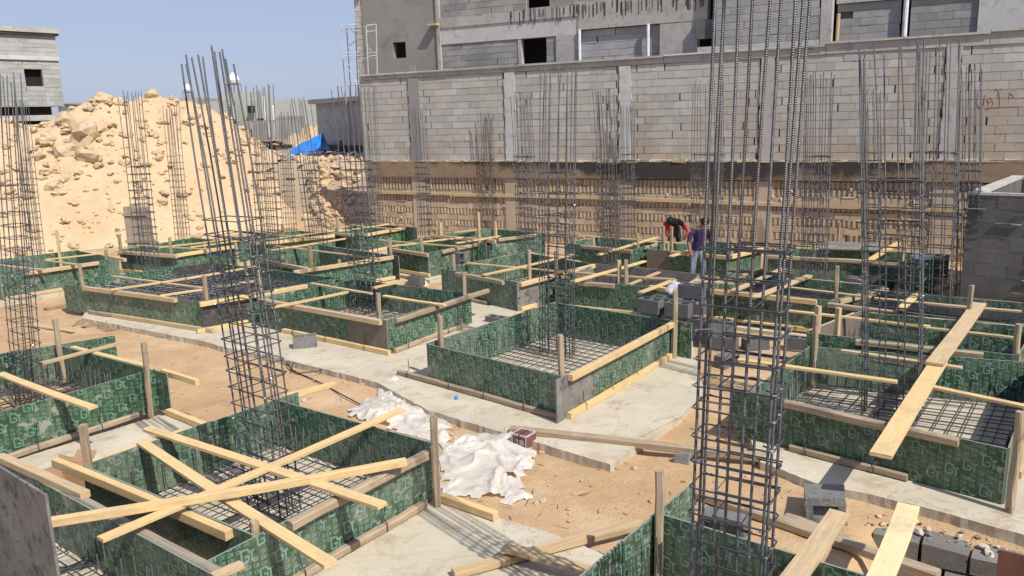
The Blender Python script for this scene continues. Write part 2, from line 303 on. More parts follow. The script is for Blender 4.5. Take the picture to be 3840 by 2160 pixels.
            [[3.963, 12.853], -0.1, 10, 'lie', 'grey block on the soil just right of the tall foreground cage, behind the timbers'],
            [[2.369, 13.715], -0.1, -39, 'lie', 'left block in the lowest course of the stack beside the clear bag'],
            [[2.72, 13.45], -0.1, -37, 'lie', 'middle block in the lowest course of the stack beside the clear bag'],
            [[3.087, 13.173], -0.1, -35, 'lie', 'right block in the lowest course of the stack beside the clear bag'],
            [[3.455, 12.896], -0.1, -33, 'lie', 'far right block in the lowest course of the stack beside the clear bag'],
            [[2.365, 13.743], 0.14, -34, 'lie', 'left block in the second course of the stack beside the clear bag'],
            [[2.756, 13.448], 0.14, -37, 'lie', 'middle block in the second course of the stack beside the clear bag'],
            [[3.115, 13.177], 0.14, -40, 'lie', 'right block in the second course of the stack beside the clear bag'],
            [[2.385, 13.703], 0.38, -42, 'lie', 'front left block in the top course of the stack beside the clear bag'],
            [[2.804, 13.362], 0.38, -38, 'lie', 'front right block in the top course of the stack beside the clear bag'],
            [[2.637, 13.838], 0.38, -34, 'lie', 'rear left block in the top course of the stack beside the clear bag'],
            [[3.074, 13.521], 0.38, -30, 'lie', 'rear right block in the top course of the stack beside the clear bag'],
            [[3.089, 13.673], 0.62, -34, 'lie', 'single block crowning the stack beside the clear bag'],
            [[3.389, 13.008], 0.14, 3, 'lie', 'skewed block at the right end of the stack, behind the tall foreground cage']],
 'wall': {'o': [-4.43, 28.0], 'd': [0.881, -0.472], 'n': [-0.472, -0.881]},
 'wallcols': [[1.428, 1.835], [4.98, 5.326], [8.701, 9.037], [12.639, 12.976], [16.945, 17.249]],
 'walers': [[[-0.011, 1.325], [2.899, 1.325], 'left timber waler nailed along the ribbed foundation wall'],
            [[3.019, 1.302], [7.745, 1.309], 'second timber waler from the left on the ribbed foundation wall'],
            [[7.796, 1.31], [13.535, 1.229], 'long timber waler on the ribbed foundation wall behind the workers'],
            [[13.586, 1.22], [17.512, 1.194], 'right timber waler on the ribbed foundation wall, behind the right cages']],
 'bld': {'plaster': [[-2.272, 8.918], [0.602, 5.452]],
         'rough': [[-2.911, 8.14], [-2.566, 5.392]],
         'win1': [[-1.25, 6.507], [-0.685, 5.939]],
         'corner': [[0.598, 5.382], [0.855, 7.813]],
         'upblocks': [[0.717, 7.153], [4.269, 7.894]],
         'band_l': [[0.817, 7.146], [0.768, 6.295]],
         'band_r': [[6.17, 7.192], [6.158, 6.266]],
         'win2': [[4.269, 7.894], [5.131, 7.167]],
         'win3': [[4.043, 6.359], [4.96, 5.427]],
         'col2': [[5.344, 6.296], [6.105, 5.492]],
         'pipe1': [[6.187, 6.301], [6.261, 5.483]],
         'rec': [[6.272, 6.419], [8.89, 5.337]],
         'pipe2': [[8.508, 6.379], [8.591, 5.535]],
         'col3': [[8.881, 6.411], [9.636, 5.592]],
         'lightwall': [[10.708, 7.408], [13.805, 5.611]],
         'darkhole': [[10.128, 5.807], [10.656, 5.518]],
         'edge': [[13.743, 7.12], [13.997, 5.599]],
         'rec2': [[14.097, 6.525], [15.751, 5.483]],
         'pipe3': [[15.753, 6.52], [15.909, 5.618]],
         'blk3': [[15.92, 6.505], [17.549, 5.566]],
         'col4': [[17.496, 6.368], [18.487, 5.598]]},
 'mound': {'o': [-15.416, 24.333],
           'u': [0.808, 0.589],
           'n': [-0.589, 0.808],
           'ro': 6.5,
           'prof': [[-1.288, 3.826], [0.38, 4.115], [1.113, 4.137], [1.831, 3.888], [2.347, 3.9], [3.05, 4.259], [3.613, 4.466], [3.984, 4.71], [4.767, 4.863], [5.204, 4.963], [5.609, 4.731],
                    [6.204, 4.799], [6.665, 4.901], [6.96, 4.835], [7.718, 4.7], [8.488, 4.48], [9.102, 4.111], [9.567, 3.771], [10.034, 3.341], [10.51, 2.902], [11.336, 2.263], [12.393, 1.766],
                    [13.649, 0.784], [14.373, -0.102], [15.034, -0.782]]},
 'sheet': [[-2.122, 11.888], [-1.723, 11.851], [-1.449, 11.28], [-1.301, 10.689], [-0.888, 10.274], [-0.786, 9.514], [-0.838, 9.209], [-0.59, 9.563], [-0.169, 9.66], [-0.043, 9.824], [0.052, 9.387],
           [0.208, 8.956], [0.177, 8.415], [0.033, 8.274], [0.129, 7.842], [0.167, 7.733], [-0.059, 7.592], [-0.345, 7.766], [-0.64, 7.892], [-0.783, 7.856], [-0.867, 8.386], [-0.915, 9.276],
           [-1.501, 9.699], [-1.787, 9.923], [-2.22, 10.311], [-2.29, 10.541], [-2.096, 10.837], [-1.965, 11.071]],
 'coil': [[-3.501, 12.248], [-3.565, 12.796], [-3.395, 13.181], [-3.21, 13.563], [-3.037, 13.425], [-3.038, 13.076], [-3.146, 12.754], [-3.15, 12.541], [-2.983, 12.218], [-2.954, 12.522],
          [-3.055, 12.125], [-3.309, 12.15], [-3.52, 12.371], [-3.732, 12.813], [-3.894, 13.05]],
 'cable': [[-4.617, 14.013], [-3.96, 13.17], [-3.488, 12.368], [-2.98, 11.792], [-2.493, 11.16], [-2.056, 10.604]],
 'cam': {'H': 3.8,
         'R': [0.9995503035223667, -0.006251778230298062, -0.029327563780574432],
         'U': [0.029986509105671005, 0.20839260767660206, 0.977585459352481],
         'F': [-0.0, -0.9780252738731781, 0.20848636325979455],
         'lens': 28.649068322981368}}

scene = bpy.context.scene
col = scene.collection
V = Vector

# ------------------------------------------------------------------ camera
CAM = SITE['cam']
cd = bpy.data.cameras.new('camera'); cam = bpy.data.objects.new('camera', cd); col.objects.link(cam)
Rv, Uv, Fv = V(CAM['R']), V(CAM['U']), V(CAM['F'])
m = Matrix.Identity(4)
for i in range(3):
    m[i][0] = Rv[i]; m[i][1] = Uv[i]; m[i][2] = Fv[i]
m[2][3] = CAM['H']
cam.matrix_world = m
cd.lens = CAM['lens']; cd.sensor_width = 36; cd.clip_end = 3000; cd.clip_start = .05
scene.camera = cam
FOC = CAM['lens'] / 36 * 2576
def at(x, y, d):
    """point seen at photo position x, y (photo 2576 wide) at the distance d along the ground"""
    v = Rv * ((x - 1288) / FOC) - Uv * ((y - 724.5) / FOC) - Fv
    k = d / math.hypot(v.x, v.y)
    return V((0, 0, CAM['H'])) + v * k

# ------------------------------------------------------------------ light
SUN_AZ, SUN_EL = math.radians(-50), math.radians(49)
sd = V((math.cos(SUN_AZ) * math.cos(SUN_EL), math.sin(SUN_AZ) * math.cos(SUN_EL), math.sin(SUN_EL)))
sl = bpy.data.lights.new('sun', 'SUN'); sl.energy = 3.2; sl.angle = math.radians(.53); sl.color = (1, .955, .87)
so = bpy.data.objects.new('sun', sl); col.objects.link(so)
so.rotation_euler = sd.to_track_quat('Z', 'Y').to_euler()
w = bpy.data.worlds.new('World'); scene.world = w; w.use_nodes = True
nt = w.node_tree; bg = nt.nodes['Background']
sky = nt.nodes.new('ShaderNodeTexSky'); sky.sky_type = 'NISHITA'; sky.sun_disc = False
sky.sun_elevation = SUN_EL; sky.sun_rotation = math.atan2(sd.x, sd.y)
sky.air_density = 1.0; sky.dust_density = 1.0; sky.ozone_density = 3.0; sky.altitude = 0
hz = nt.nodes.new('ShaderNodeMix'); hz.data_type = 'RGBA'; hz.inputs['Factor'].default_value = .72      # dusty desert haze over the clear sky
hz.inputs['B'].default_value = (3.1, 3.5, 5.15, 1)
nt.links.new(sky.outputs[0], hz.inputs['A']); nt.links.new(hz.outputs['Result'], bg.inputs[0]); bg.inputs[1].default_value = 0.08
scene.view_settings.view_transform = 'Standard'; scene.view_settings.look = 'None'
scene.view_settings.exposure = 0.75; scene.view_settings.gamma = 1
try:
    scene.cycles.max_bounces = 6; scene.cycles.transparent_max_bounces = 6
except Exception: pass

# ------------------------------------------------------------------ node helpers
class X:
    """a socket with arithmetic"""
    def __init__(s, t, k): s.t, s.k = t, k
    def op(s, o, b=None, c=None):
        n = s.t.nodes.new('ShaderNodeMath'); n.operation = o
        for i, q in enumerate((s, b, c)):
            if q is None: continue
            if isinstance(q, X): s.t.links.new(q.k, n.inputs[i])
            else: n.inputs[i].default_value = q
        return X(s.t, n.outputs[0])
    def __add__(s, b): return s.op('ADD', b)
    def __sub__(s, b): return s.op('SUBTRACT', b)
    def __mul__(s, b): return s.op('MULTIPLY', b)
    def __truediv__(s, b): return s.op('DIVIDE', b)
    def mx(s, b): return s.op('MAXIMUM', b)
    def mn(s, b): return s.op('MINIMUM', b)
    def ab(s): return s.op('ABSOLUTE')
    def fl(s): return s.op('FLOOR')
    def fr(s): return s.op('FRACT')
    def lt(s, b): return s.op('LESS_THAN', b)
    def gt(s, b): return s.op('GREATER_THAN', b)
    def inr(s, a, b): return s.gt(a) * s.lt(b)
def newmat(name):
    m = bpy.data.materials.new(name); m.use_nodes = True
    t = m.node_tree; p = t.nodes['Principled BSDF']
    return m, t, p
def lk(t, a, b): t.links.new(a.k if isinstance(a, X) else a, b)
def coords(t, kind='Object', scale=(1, 1, 1), rand=0):
    tc = t.nodes.new('ShaderNodeTexCoord'); mp = t.nodes.new('ShaderNodeMapping')
    mp.inputs['Scale'].default_value = scale
    lk(t, tc.outputs[kind], mp.inputs[0])
    if rand:
        oi = t.nodes.new('ShaderNodeObjectInfo'); vm = t.nodes.new('ShaderNodeVectorMath'); vm.operation = 'SCALE'
        vm.inputs[0].default_value = (rand, rand * .7, rand * 1.3)
        lk(t, oi.outputs['Random'], vm.inputs['Scale']); lk(t, vm.outputs[0], mp.inputs['Location'])
    return mp.outputs[0]
def noi(t, vec, scale, detail=4, rough=.55, dist=0):
    n = t.nodes.new('ShaderNodeTexNoise'); n.inputs['Scale'].default_value = scale
    n.inputs['Detail'].default_value = detail; n.inputs['Roughness'].default_value = rough; n.inputs['Distortion'].default_value = dist
    lk(t, vec, n.inputs['Vector']); return X(t, n.outputs['Fac'])
def ramp(t, f, stops):
    r = t.nodes.new('ShaderNodeValToRGB'); e = r.color_ramp.elements
    while len(e) < len(stops): e.new(.5)
    for q, (pos, c) in zip(e, stops):
        q.position = pos; q.color = (*c, 1) if len(c) == 3 else c
    lk(t, f, r.inputs[0]); return r.outputs[0]
def mix(t, f, a, b, mode='MIX'):
    n = t.nodes.new('ShaderNodeMix'); n.data_type = 'RGBA'; n.blend_type = mode
    if isinstance(f, (int, float)): n.inputs['Factor'].default_value = f
    else: lk(t, f, n.inputs['Factor'])
    for q, s in ((a, n.inputs['A']), (b, n.inputs['B'])):
        if isinstance(q, tuple): s.default_value = (*q, 1)
        else: lk(t, q, s)
    return n.outputs['Result']
def bump(t, p, h, strength=.4, dist=.02):
    b = t.nodes.new('ShaderNodeBump'); b.inputs['Strength'].default_value = strength; b.inputs['Distance'].default_value = dist
    lk(t, h, b.inputs['Height']); lk(t, b.outputs[0], p.inputs['Normal'])
def stained(name, c1, c2, c3=None, s=1.2, rough=.9, bs=.3, bd=.01, fine=40, kind='Object', tint=False, metal=0, rand=0):
    m, t, p = newmat(name)
    v = coords(t, kind, rand=rand)
    a = noi(t, v, s, 6, .6); b = noi(t, v, fine, 4, .6)
    c = ramp(t, a, [(.3, c1), (.7, c2)])
    if c3:
        d = noi(t, v, s * 2.7, 5, .65, .6); c = mix(t, ramp(t, d, [(.52, (0, 0, 0)), (.68, (1, 1, 1))]), c, c3)
    c = mix(t, .22, c, ramp(t, b, [(.3, (.45, .45, .45)), (.7, (1, 1, 1))]), 'MULTIPLY')
    if tint:
        at_ = t.nodes.new('ShaderNodeAttribute'); at_.attribute_name = 'tint'
        c = mix(t, 1.0, c, at_.outputs['Color'], 'MULTIPLY')
    lk(t, c, p.inputs['Base Color']); p.inputs['Roughness'].default_value = rough; p.inputs['Metallic'].default_value = metal
    bump(t, p, b + a * 2, bs, bd)
    return m
def plain(name, c, rough=.6, metal=0, bs=0):
    m, t, p = newmat(name)
    v = coords(t, 'Object', rand=3)
    a = noi(t, v, 9, 4)
    k = ramp(t, a, [(.3, tuple(x * .8 for x in c)), (.7, tuple(min(1, x * 1.12) for x in c))])
    lk(t, k, p.inputs['Base Color']); p.inputs['Roughness'].default_value = rough; p.inputs['Metallic'].default_value = metal
    if bs: bump(t, p, noi(t, v, 60, 3), bs, .01)
    return m

def glyph(x, y):
    """the printed double letter mark of the film faced plywood, x and y in 0..1"""
    ox = ((x - .29).ab() - .13).mx(0); oy = ((y - .54).ab() - .26).mx(0)
    d = (ox * ox + oy * oy).op('SQRT')
    ring = d.inr(.065, .185)
    ring = ring * (X.op(x.gt(.32) * y.inr(.50, .70) * 1.0, 'MULTIPLY', -1) + 1)
    barg = x.inr(.27, .52) * y.inr(.40, .53)
    tb = x.inr(.55, .99) * y.inr(.60, .74)
    ts = x.inr(.70, .84) * y.inr(.04, .61)
    return ring.mx(barg).mx(tb).mx(ts)
def ply_mat(name, dust):
    m, t, p = newmat(name)
    tc = t.nodes.new('ShaderNodeTexCoord'); sp = t.nodes.new('ShaderNodeSeparateXYZ'); oi = t.nodes.new('ShaderNodeObjectInfo')
    lk(t, tc.outputs['UV'], sp.inputs[0])
    rn = X(t, oi.outputs['Random'])
    u = X(t, sp.outputs[0]) + rn * 7.0 + 20; v = X(t, sp.outputs[1]) + rn * 3.0 + 10
    K, LP, BW, SW = .52, .312, .160, .074
    uc = ((u / BW).fl() + .5) * BW
    wl = ((v - uc * K) / LP).fr() * LP
    bx = ((u / BW).fr() - .08) / .80; by = (wl - .010) / .132
    big = glyph(bx, by) * wl.inr(.0, .152)
    uc2 = ((u / SW).fl() + .5) * SW
    wl2 = ((v - uc2 * K) / LP).fr() * LP
    r = (wl2 - .154) / .0525
    sy = (r.fr() - .06) / .80; sx = ((u / SW).fr() - .14) / .70
    small = glyph(sx, sy) * wl2.gt(.154)
    ov = coords(t, 'Object', rand=9)
    n1 = noi(t, ov, 2.2, 6, .65); n2 = noi(t, ov, 14, 4, .6)
    mark = big.mx(small) * (n2 * 1.5).mn(.86) * (rn * 23.7).fr().op('MULTIPLY_ADD', .35, .65)
    base = ramp(t, n1, [(.3, (.026, .058, .026)), (.7, (.044, .090, .040))])
    c = mix(t, mark, base, (.20, .37, .325))
    df = ramp(t, n1 * .7 + n2 * .3 + ((rn * 41.3).fr() - .4) * .16, [(.50 - dust, (0, 0, 0)), (.78 - dust, (.78, .78, .78))])
    c = mix(t, df, c, (.22, .23, .185))
    spl = noi(t, ov, 7, 7, .72, .4); big_ = noi(t, ov, 1.1, 3, .5)
    c = mix(t, ramp(t, spl * .7 + big_ * .3, [(.575, (0, 0, 0)), (.61, (.75, .75, .75))]), c, (.34, .33, .29))          # cement splashes
    scr = noi(t, coords(t, 'UV', (1.5, 40, 1), rand=4), 3, 4, .6)
    c = mix(t, ramp(t, scr, [(.66, (0, 0, 0)), (.72, (.4, .4, .4))]), c, (.20, .22, .19))                              # scrapes
    sm = noi(t, ov, 1.3, 5, .7, 1.0)
    c = mix(t, ramp(t, sm, [(.64, (0, 0, 0)), (.74, (.5, .5, .5))]), c, (.17, .10, .045))
    lk(t, c, p.inputs['Base Color'])
    lk(t, ramp(t, n2, [(.3, (.3,) * 3), (.7, (.5,) * 3)]), p.inputs['Roughness'])
    bump(t, p, n2, .06, .004)
    return m
def wood_mat(name, c1, c2, dark, grain=1.0):
    m, t, p = newmat(name)
    v = coords(t, 'UV', (1.2, 26, 1), rand=11); v2 = coords(t, 'UV', (3, 9, 1), rand=5)
    a = noi(t, v, 2.2, 5, .6, .6); b = noi(t, v2, 1.1, 4, .6, .5)
    c = ramp(t, a, [(.3, c1), (.65, c2)])
    kn = ramp(t, b, [(.62, (0, 0, 0)), (.76, (.75 * grain,) * 3)])
    c = mix(t, kn, c, dark)
    oi = t.nodes.new('ShaderNodeObjectInfo')
    c = mix(t, .5, c, ramp(t, X(t, oi.outputs['Random']), [(0, (.72, .66, .60)), (.5, (1, .97, .93)), (1, (1, 1, 1))]), 'MULTIPLY')
    ov = coords(t, 'Object', rand=6); dn = noi(t, ov, 2.4, 6, .68, .5); d2 = noi(t, ov, 17, 5, .6)
    c = mix(t, ramp(t, dn * .75 + d2 * .25, [(.50, (0, 0, 0)), (.72, (.62, .62, .62))]), c, tuple(x * .72 + .05 for x in dark) if grain > 1 else (.33, .27, .19))
    c = mix(t, ramp(t, d2, [(.68, (0, 0, 0)), (.74, (.5, .5, .5))]), c, (.46, .43, .38))
    lk(t, c, p.inputs['Base Color']); p.inputs['Roughness'].default_value = .75
    bump(t, p, a, .25 * grain, .006)
    return m
def steel_mat(name, c, rib):
    m, t, p = newmat(name)
    v = coords(t, 'Object', rand=7)
    a = noi(t, v, 30, 4)
    rc = ramp(t, a, [(.35, c), (.75, tuple(x * 1.7 for x in c))]); rb = noi(t, v, 3.5, 5, .65)
    lk(t, mix(t, ramp(t, rb, [(.52, (0, 0, 0)), (.70, (.75, .75, .75))]), rc, (.13, .075, .05)), p.inputs['Base Color'])
    p.inputs['Metallic'].default_value = .55; p.inputs['Roughness'].default_value = .45
    if rib:
        tc = t.nodes.new('ShaderNodeTexCoord'); sp = t.nodes.new('ShaderNodeSeparateXYZ'); lk(t, tc.outputs['UV'], sp.inputs[0])
        s = (X(t, sp.outputs[1]) * (2 * math.pi / .013) + X(t, sp.outputs[0]) * 6.283).op('SINE')
        bump(t, p, s, .55, .003)
    return m
M = {}
M['gt'] = ply_mat('printed_green_plywood', .0); M['gtd'] = ply_mat('dusty_green_plywood', .10)
M['grey'] = stained('grey_plywood_back', (.14, .13, .12), (.27, .25, .22), (.06, .055, .05), 3, .8, rand=5)
M['brown'] = stained('brown_plywood_back', (.15, .125, .095), (.20, .17, .13), (.11, .09, .07), 2, .75, rand=5)
M['dark'] = stained('dark_plywood_back', (.03, .028, .028), (.07, .062, .06), (.12, .11, .10), 3, .7, rand=5)
M['new'] = wood_mat('new_yellow_pine', (.58, .40, .18), (.69, .51, .26), (.42, .24, .09), .9)
M['pale'] = wood_mat('pale_sawn_pine', (.70, .55, .30), (.78, .64, .38), (.5, .33, .15), .9)
M['mid'] = wood_mat('used_pine', (.42, .30, .17), (.58, .44, .26), (.22, .14, .07), 1)
M['old'] = wood_mat('weathered_timber', (.27, .20, .13), (.44, .35, .24), (.10, .07, .045), 1.3)
M['greywood'] = wood_mat('mortar_stained_timber', (.24, .20, .15), (.36, .31, .24), (.12, .10, .08), 1.2)
M['bar'] = steel_mat('ribbed_steel', (.10, .105, .115), True)
M['stir'] = steel_mat('dark_steel', (.065, .067, .078), False)
M['tie'] = plain('bright_tie_wire', (.58, .58, .58), .35, .8)
M['soil'] = None
M['slab'] = stained('blinding_concrete', (.46, .40, .30), (.58, .52, .405), (.40, .315, .215), .9, .92, .5, .012, 26)
M['block'] = stained('concrete_block', (.44, .425, .39), (.52, .50, .465), (.47, .42, .35), 1.1, .95, .5, .008, 60, tint=True)
def splash(m):
    t = m.node_tree; p = t.nodes['Principled BSDF']; src = p.inputs['Base Color'].links[0].from_socket
    g = t.nodes.new('ShaderNodeNewGeometry'); sp = t.nodes.new('ShaderNodeSeparateXYZ'); t.links.new(g.outputs['Position'], sp.inputs[0])
    n = noi(t, g.outputs['Position'], .45, 6, .65, .5); n2 = noi(t, g.outputs['Position'], 2.3, 5, .6)
    f = n * .7 + n2 * .3 + X(t, sp.outputs[0]) * .006 - (X(t, sp.outputs[2]) - 2.4) * .055
    t.links.new(mix(t, ramp(t, f, [(.42, (0, 0, 0)), (.62, (.6, .6, .6))]), src, (.37, .275, .185)), p.inputs['Base Color'])
splash(M['block'])
M['blockc'] = stained('cool_grey_block', (.29, .288, .285), (.36, .357, .352), (.30, .28, .25), 1.4, .95, .5, .008, 60, tint=True)
M['dblock'] = stained('dark_grey_block', (.10, .10, .105), (.17, .17, .17), (.13, .125, .115), 2, .95, .6, .01, 60, tint=True, rand=4)
M['fblock'] = stained('soil_stained_block', (.45, .36, .26), (.54, .44, .325), (.48, .355, .225), .9, .95, .6, .01, 45, tint=True)
M['mortar'] = stained('mortar', (.33, .305, .27), (.42, .39, .35), None, 4, .95, .6, .01, 50)
M['tanmortar'] = stained('tan_mortar', (.46, .36, .24), (.56, .45, .32), None, 4, .95, .8, .02, 40)
M['conc'] = stained('cast_concrete', (.38, .36, .33), (.49, .47, .43), (.30, .28, .25), 1.5, .9, .4, .008, 30)
M['concw'] = stained('pale_cast_concrete', (.50, .49, .475), (.58, .57, .55), (.42, .41, .39), 1.2, .9, .4, .008, 30)
M['plast'] = stained('grey_render', (.25, .24, .225), (.31, .30, .28), (.21, .20, .185), .5, .92, .2, .004, 30)
M['plinth'] = stained('bitumen_and_shade_concrete', (.032, .030, .028), (.10, .082, .064), (.025, .024, .023), .5, .9, .4, .01, 20)  # dark concrete; on the block house its colour serves as painted shade
def bitumen():
    m, t, p = newmat('bitumen_and_shade_concrete')
    g = t.nodes.new('ShaderNodeNewGeometry'); sp = t.nodes.new('ShaderNodeSeparateXYZ'); lk(t, g.outputs['Position'], sp.inputs[0])
    n = noi(t, g.outputs['Position'], .9, 6, .65, .6); n2 = noi(t, g.outputs['Position'], 5, 6, .65); n3 = noi(t, g.outputs['Position'], 30, 4, .6)
    base = ramp(t, n2 * .6 + n * .4, [(.3, (.21, .15, .10)), (.5, (.29, .21, .135)), (.7, (.35, .26, .17))])
    f = n * .8 + n2 * .25 + (X(t, sp.outputs[2]) - 2.1) * .55 + ((X(t, sp.outputs[0]) - 4.6).ab() * -.055 + .20).mn(.15)
    c = mix(t, ramp(t, f, [(.42, (0, 0, 0)), (.58, (.93, .93, .93))]), base, (.028, .027, .027))
    c = mix(t, .25, c, ramp(t, n3, [(.3, (.45, .45, .45)), (.7, (1, 1, 1))]), 'MULTIPLY')
    lk(t, c, p.inputs['Base Color']); p.inputs['Roughness'].default_value = .9; bump(t, p, n2 + n3 * .4, .4, .012)
    return m
M['bitu'] = bitumen()
M['tanplinth'] = stained('soil_stained_concrete', (.28, .195, .12), (.38, .27, .17), (.20, .145, .095), .5, .92, .4, .01, 20)
M['mould'] = stained('far_render', (.36, .37, .33), (.42, .43, .385), (.33, .335, .30), .25, .92, .1, .004, 10)
M['lblock'] = stained('pale_left_block', (.36, .357, .345), (.43, .425, .41), (.34, .33, .305), .7, .95, .3, .006, 40, tint=True)
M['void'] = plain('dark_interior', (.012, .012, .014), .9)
M['white'] = plain('white_paint', (.72, .74, .76), .45)
M['plyedge'] = stained('plywood_edge', (.17, .22, .18), (.26, .29, .24), (.30, .25, .18), 5, .8)
M['nbig'] = stained('rough_grey_concrete', (.17, .165, .155), (.25, .24, .225), (.13, .125, .12), 3, .95, .8, .02, 40)
M['galv'] = plain('galvanised_tube', (.46, .48, .50), .5)
M['tankw'] = plain('white_glass_fibre', (.78, .80, .84), .35)
M['rust'] = plain('rusty_steel', (.16, .07, .05), .8)
M['red'] = plain('red_spray_paint', (.36, .17, .15), .9)
M['blue'] = plain('blue_tarpaulin', (.02, .22, .72), .45)
M['green'] = plain('green_plastic', (.01, .13, .07), .4)
M['orange'] = plain('orange_conduit', (.62, .17, .07), .5)
M['cardb'] = stained('cardboard', (.34, .20, .11), (.40, .25, .14), None, 3, .85)
M['carton'] = plain('maroon_carton', (.16, .06, .05), .6)
M['black'] = plain('black_rubber', (.022, .02, .02), .6)
M['burlap'] = plain('brown_burlap', (.26, .17, .09), .95, 0, .6)
M['sack'] = plain('grey_sack', (.20, .19, .18), .9, 0, .4)
M['rock'] = stained('limestone', (.48, .34, .20), (.58, .44, .29), (.36, .31, .25), .8, .95, .7, .03, 14)
M['skin'] = plain('skin', (.22, .10, .06), .6)
M['hair'] = plain('black_hair', (.012, .01, .01), .6)
M['purple'] = plain('purple_cotton', (.055, .035, .11), .9)
M['jeans'] = plain('pale_denim', (.30, .40, .50), .9)
M['djeans'] = plain('dark_denim', (.02, .03, .05), .9)
M['blackcloth'] = plain('black_cotton', (.022, .018, .018), .9)
M['redcloth'] = plain('red_cotton', (.55, .06, .035), .85)

def slab_mat():
    m = M['slab']; t = m.node_tree; p = t.nodes['Principled BSDF']; src = p.inputs['Base Color'].links[0].from_socket
    v = coords(t, 'Object'); st = noi(t, coords(t, 'Object', (2.2, 17, 4)), 1.6, 6, .65, .4)
    vo = t.nodes.new('ShaderNodeTexVoronoi'); vo.feature = 'DISTANCE_TO_EDGE'; vo.inputs['Scale'].default_value = .9
    wv = noi(t, v, 3, 5, .7); vm = t.nodes.new('ShaderNodeVectorMath'); vm.operation = 'ADD'; lk(t, v, vm.inputs[0]); cb = t.nodes.new('ShaderNodeCombineXYZ'); lk(t, wv, cb.inputs[0]); lk(t, wv, cb.inputs[1]); lk(t, cb.outputs[0], vm.inputs[1]); lk(t, vm.outputs[0], vo.inputs['Vector'])
    cr = ramp(t, X(t, vo.outputs['Distance']), [(0, (.55, .55, .55)), (.012, (1, 1, 1))])
    c = mix(t, .8, src, cr, 'MULTIPLY'); c = mix(t, ramp(t, st, [(.5, (0, 0, 0)), (.75, (.5, .5, .5))]), c, (.40, .315, .215))
    gr = noi(t, v, 1.1, 6, .7, .8); c = mix(t, ramp(t, gr, [(.60, (0, 0, 0)), (.72, (.45, .45, .45))]), c, (.30, .27, .23))
    t.links.new(c, p.inputs['Base Color']); bump(t, p, st + noi(t, v, 40, 4) * .5, .5, .012)
slab_mat()
def soil_mat(name, c1, c2, c3, s, bd):
    m, t, p = newmat(name)
    v = coords(t, 'Object')
    a = noi(t, v, .35 * s, 6, .6); b = noi(t, v, 3.2, 6, .65, .4); f = noi(t, v, 45, 5, .7)
    c = ramp(t, a * .6 + b * .4, [(.32, c1), (.52, c2), (.72, c3)])
    vo = t.nodes.new('ShaderNodeTexVoronoi'); vo.inputs['Scale'].default_value = 38; lk(t, v, vo.inputs['Vector'])
    c = mix(t, .30, c, ramp(t, f, [(.3, (.4, .38, .36)), (.62, (1, 1, 1))]), 'MULTIPLY')
    if 'pit' in name:
        sc_ = noi(t, v, 5.5, 5, .7, .9); c = mix(t, ramp(t, sc_, [(.56, (0, 0, 0)), (.70, (.6, .6, .6))]), c, (.34, .21, .115))
        lt = noi(t, v, .8, 4, .6); c = mix(t, ramp(t, lt, [(.52, (0, 0, 0)), (.68, (.55, .55, .55))]), c, (.60, .45, .29))
        b = b + sc_ * .8
    if 'pit' in name:      # undug topsoil round the pit is greyer
        g = t.nodes.new('ShaderNodeNewGeometry'); sp = t.nodes.new('ShaderNodeSeparateXYZ'); lk(t, g.outputs['Position'], sp.inputs[0])
        c = mix(t, ramp(t, X(t, sp.outputs[2]) * .5 + b * .5, [(.42, (0, 0, 0)), (.75, (.9, .9, .9))]), c, (.40, .315, .225))
    lk(t, c, p.inputs['Base Color']); p.inputs['Roughness'].default_value = .97
    p.inputs['Specular IOR Level'].default_value = .2
    h = f * .6 + b * 1.6 + X(t, vo.outputs['Distance']) * .35
    bump(t, p, h, .5, bd)
    return m
M['soil'] = soil_mat('pit_soil', (.40, .255, .135), (.50, .335, .19), (.57, .41, .255), 1.4, .03)
M['sand'] = soil_mat('limestone_sand', (.52, .36, .21), (.60, .44, .275), (.65, .49, .33), 1.2, .05)

def sheet_mat():
    m, t, p = newmat('milky_polythene')
    v = coords(t, 'Object'); a = noi(t, v, 7, 5, .6)
    lk(t, ramp(t, a, [(.3, (.70, .64, .54)), (.65, (.86, .82, .76))]), p.inputs['Base Color'])
    p.inputs['Roughness'].default_value = .2
    tr = t.nodes.new('ShaderNodeBsdfTranslucent'); tr.inputs[0].default_value = (.75, .67, .55, 1)
    ms = t.nodes.new('ShaderNodeMixShader'); ms.inputs[0].default_value = .34
    lk(t, p.outputs[0], ms.inputs[1]); lk(t, tr.outputs[0], ms.inputs[2])
    lk(t, ms.outputs[0], t.nodes['Material Output'].inputs[0])
    bump(t, p, noi(t, v, 18, 3, .55, 2.5), .35, .02)
    return m
M['poly'] = sheet_mat()
def clear_mat():
    m, t, p = newmat('clear_plastic_film')
    p.inputs['Base Color'].default_value = (.85, .87, .92, 1); p.inputs['Roughness'].default_value = .15
    p.inputs['Alpha'].default_value = .5
    v = coords(t, 'Object'); bump(t, p, noi(t, v, 20, 3), .5, .02)
    return m
M['clear'] = clear_mat()

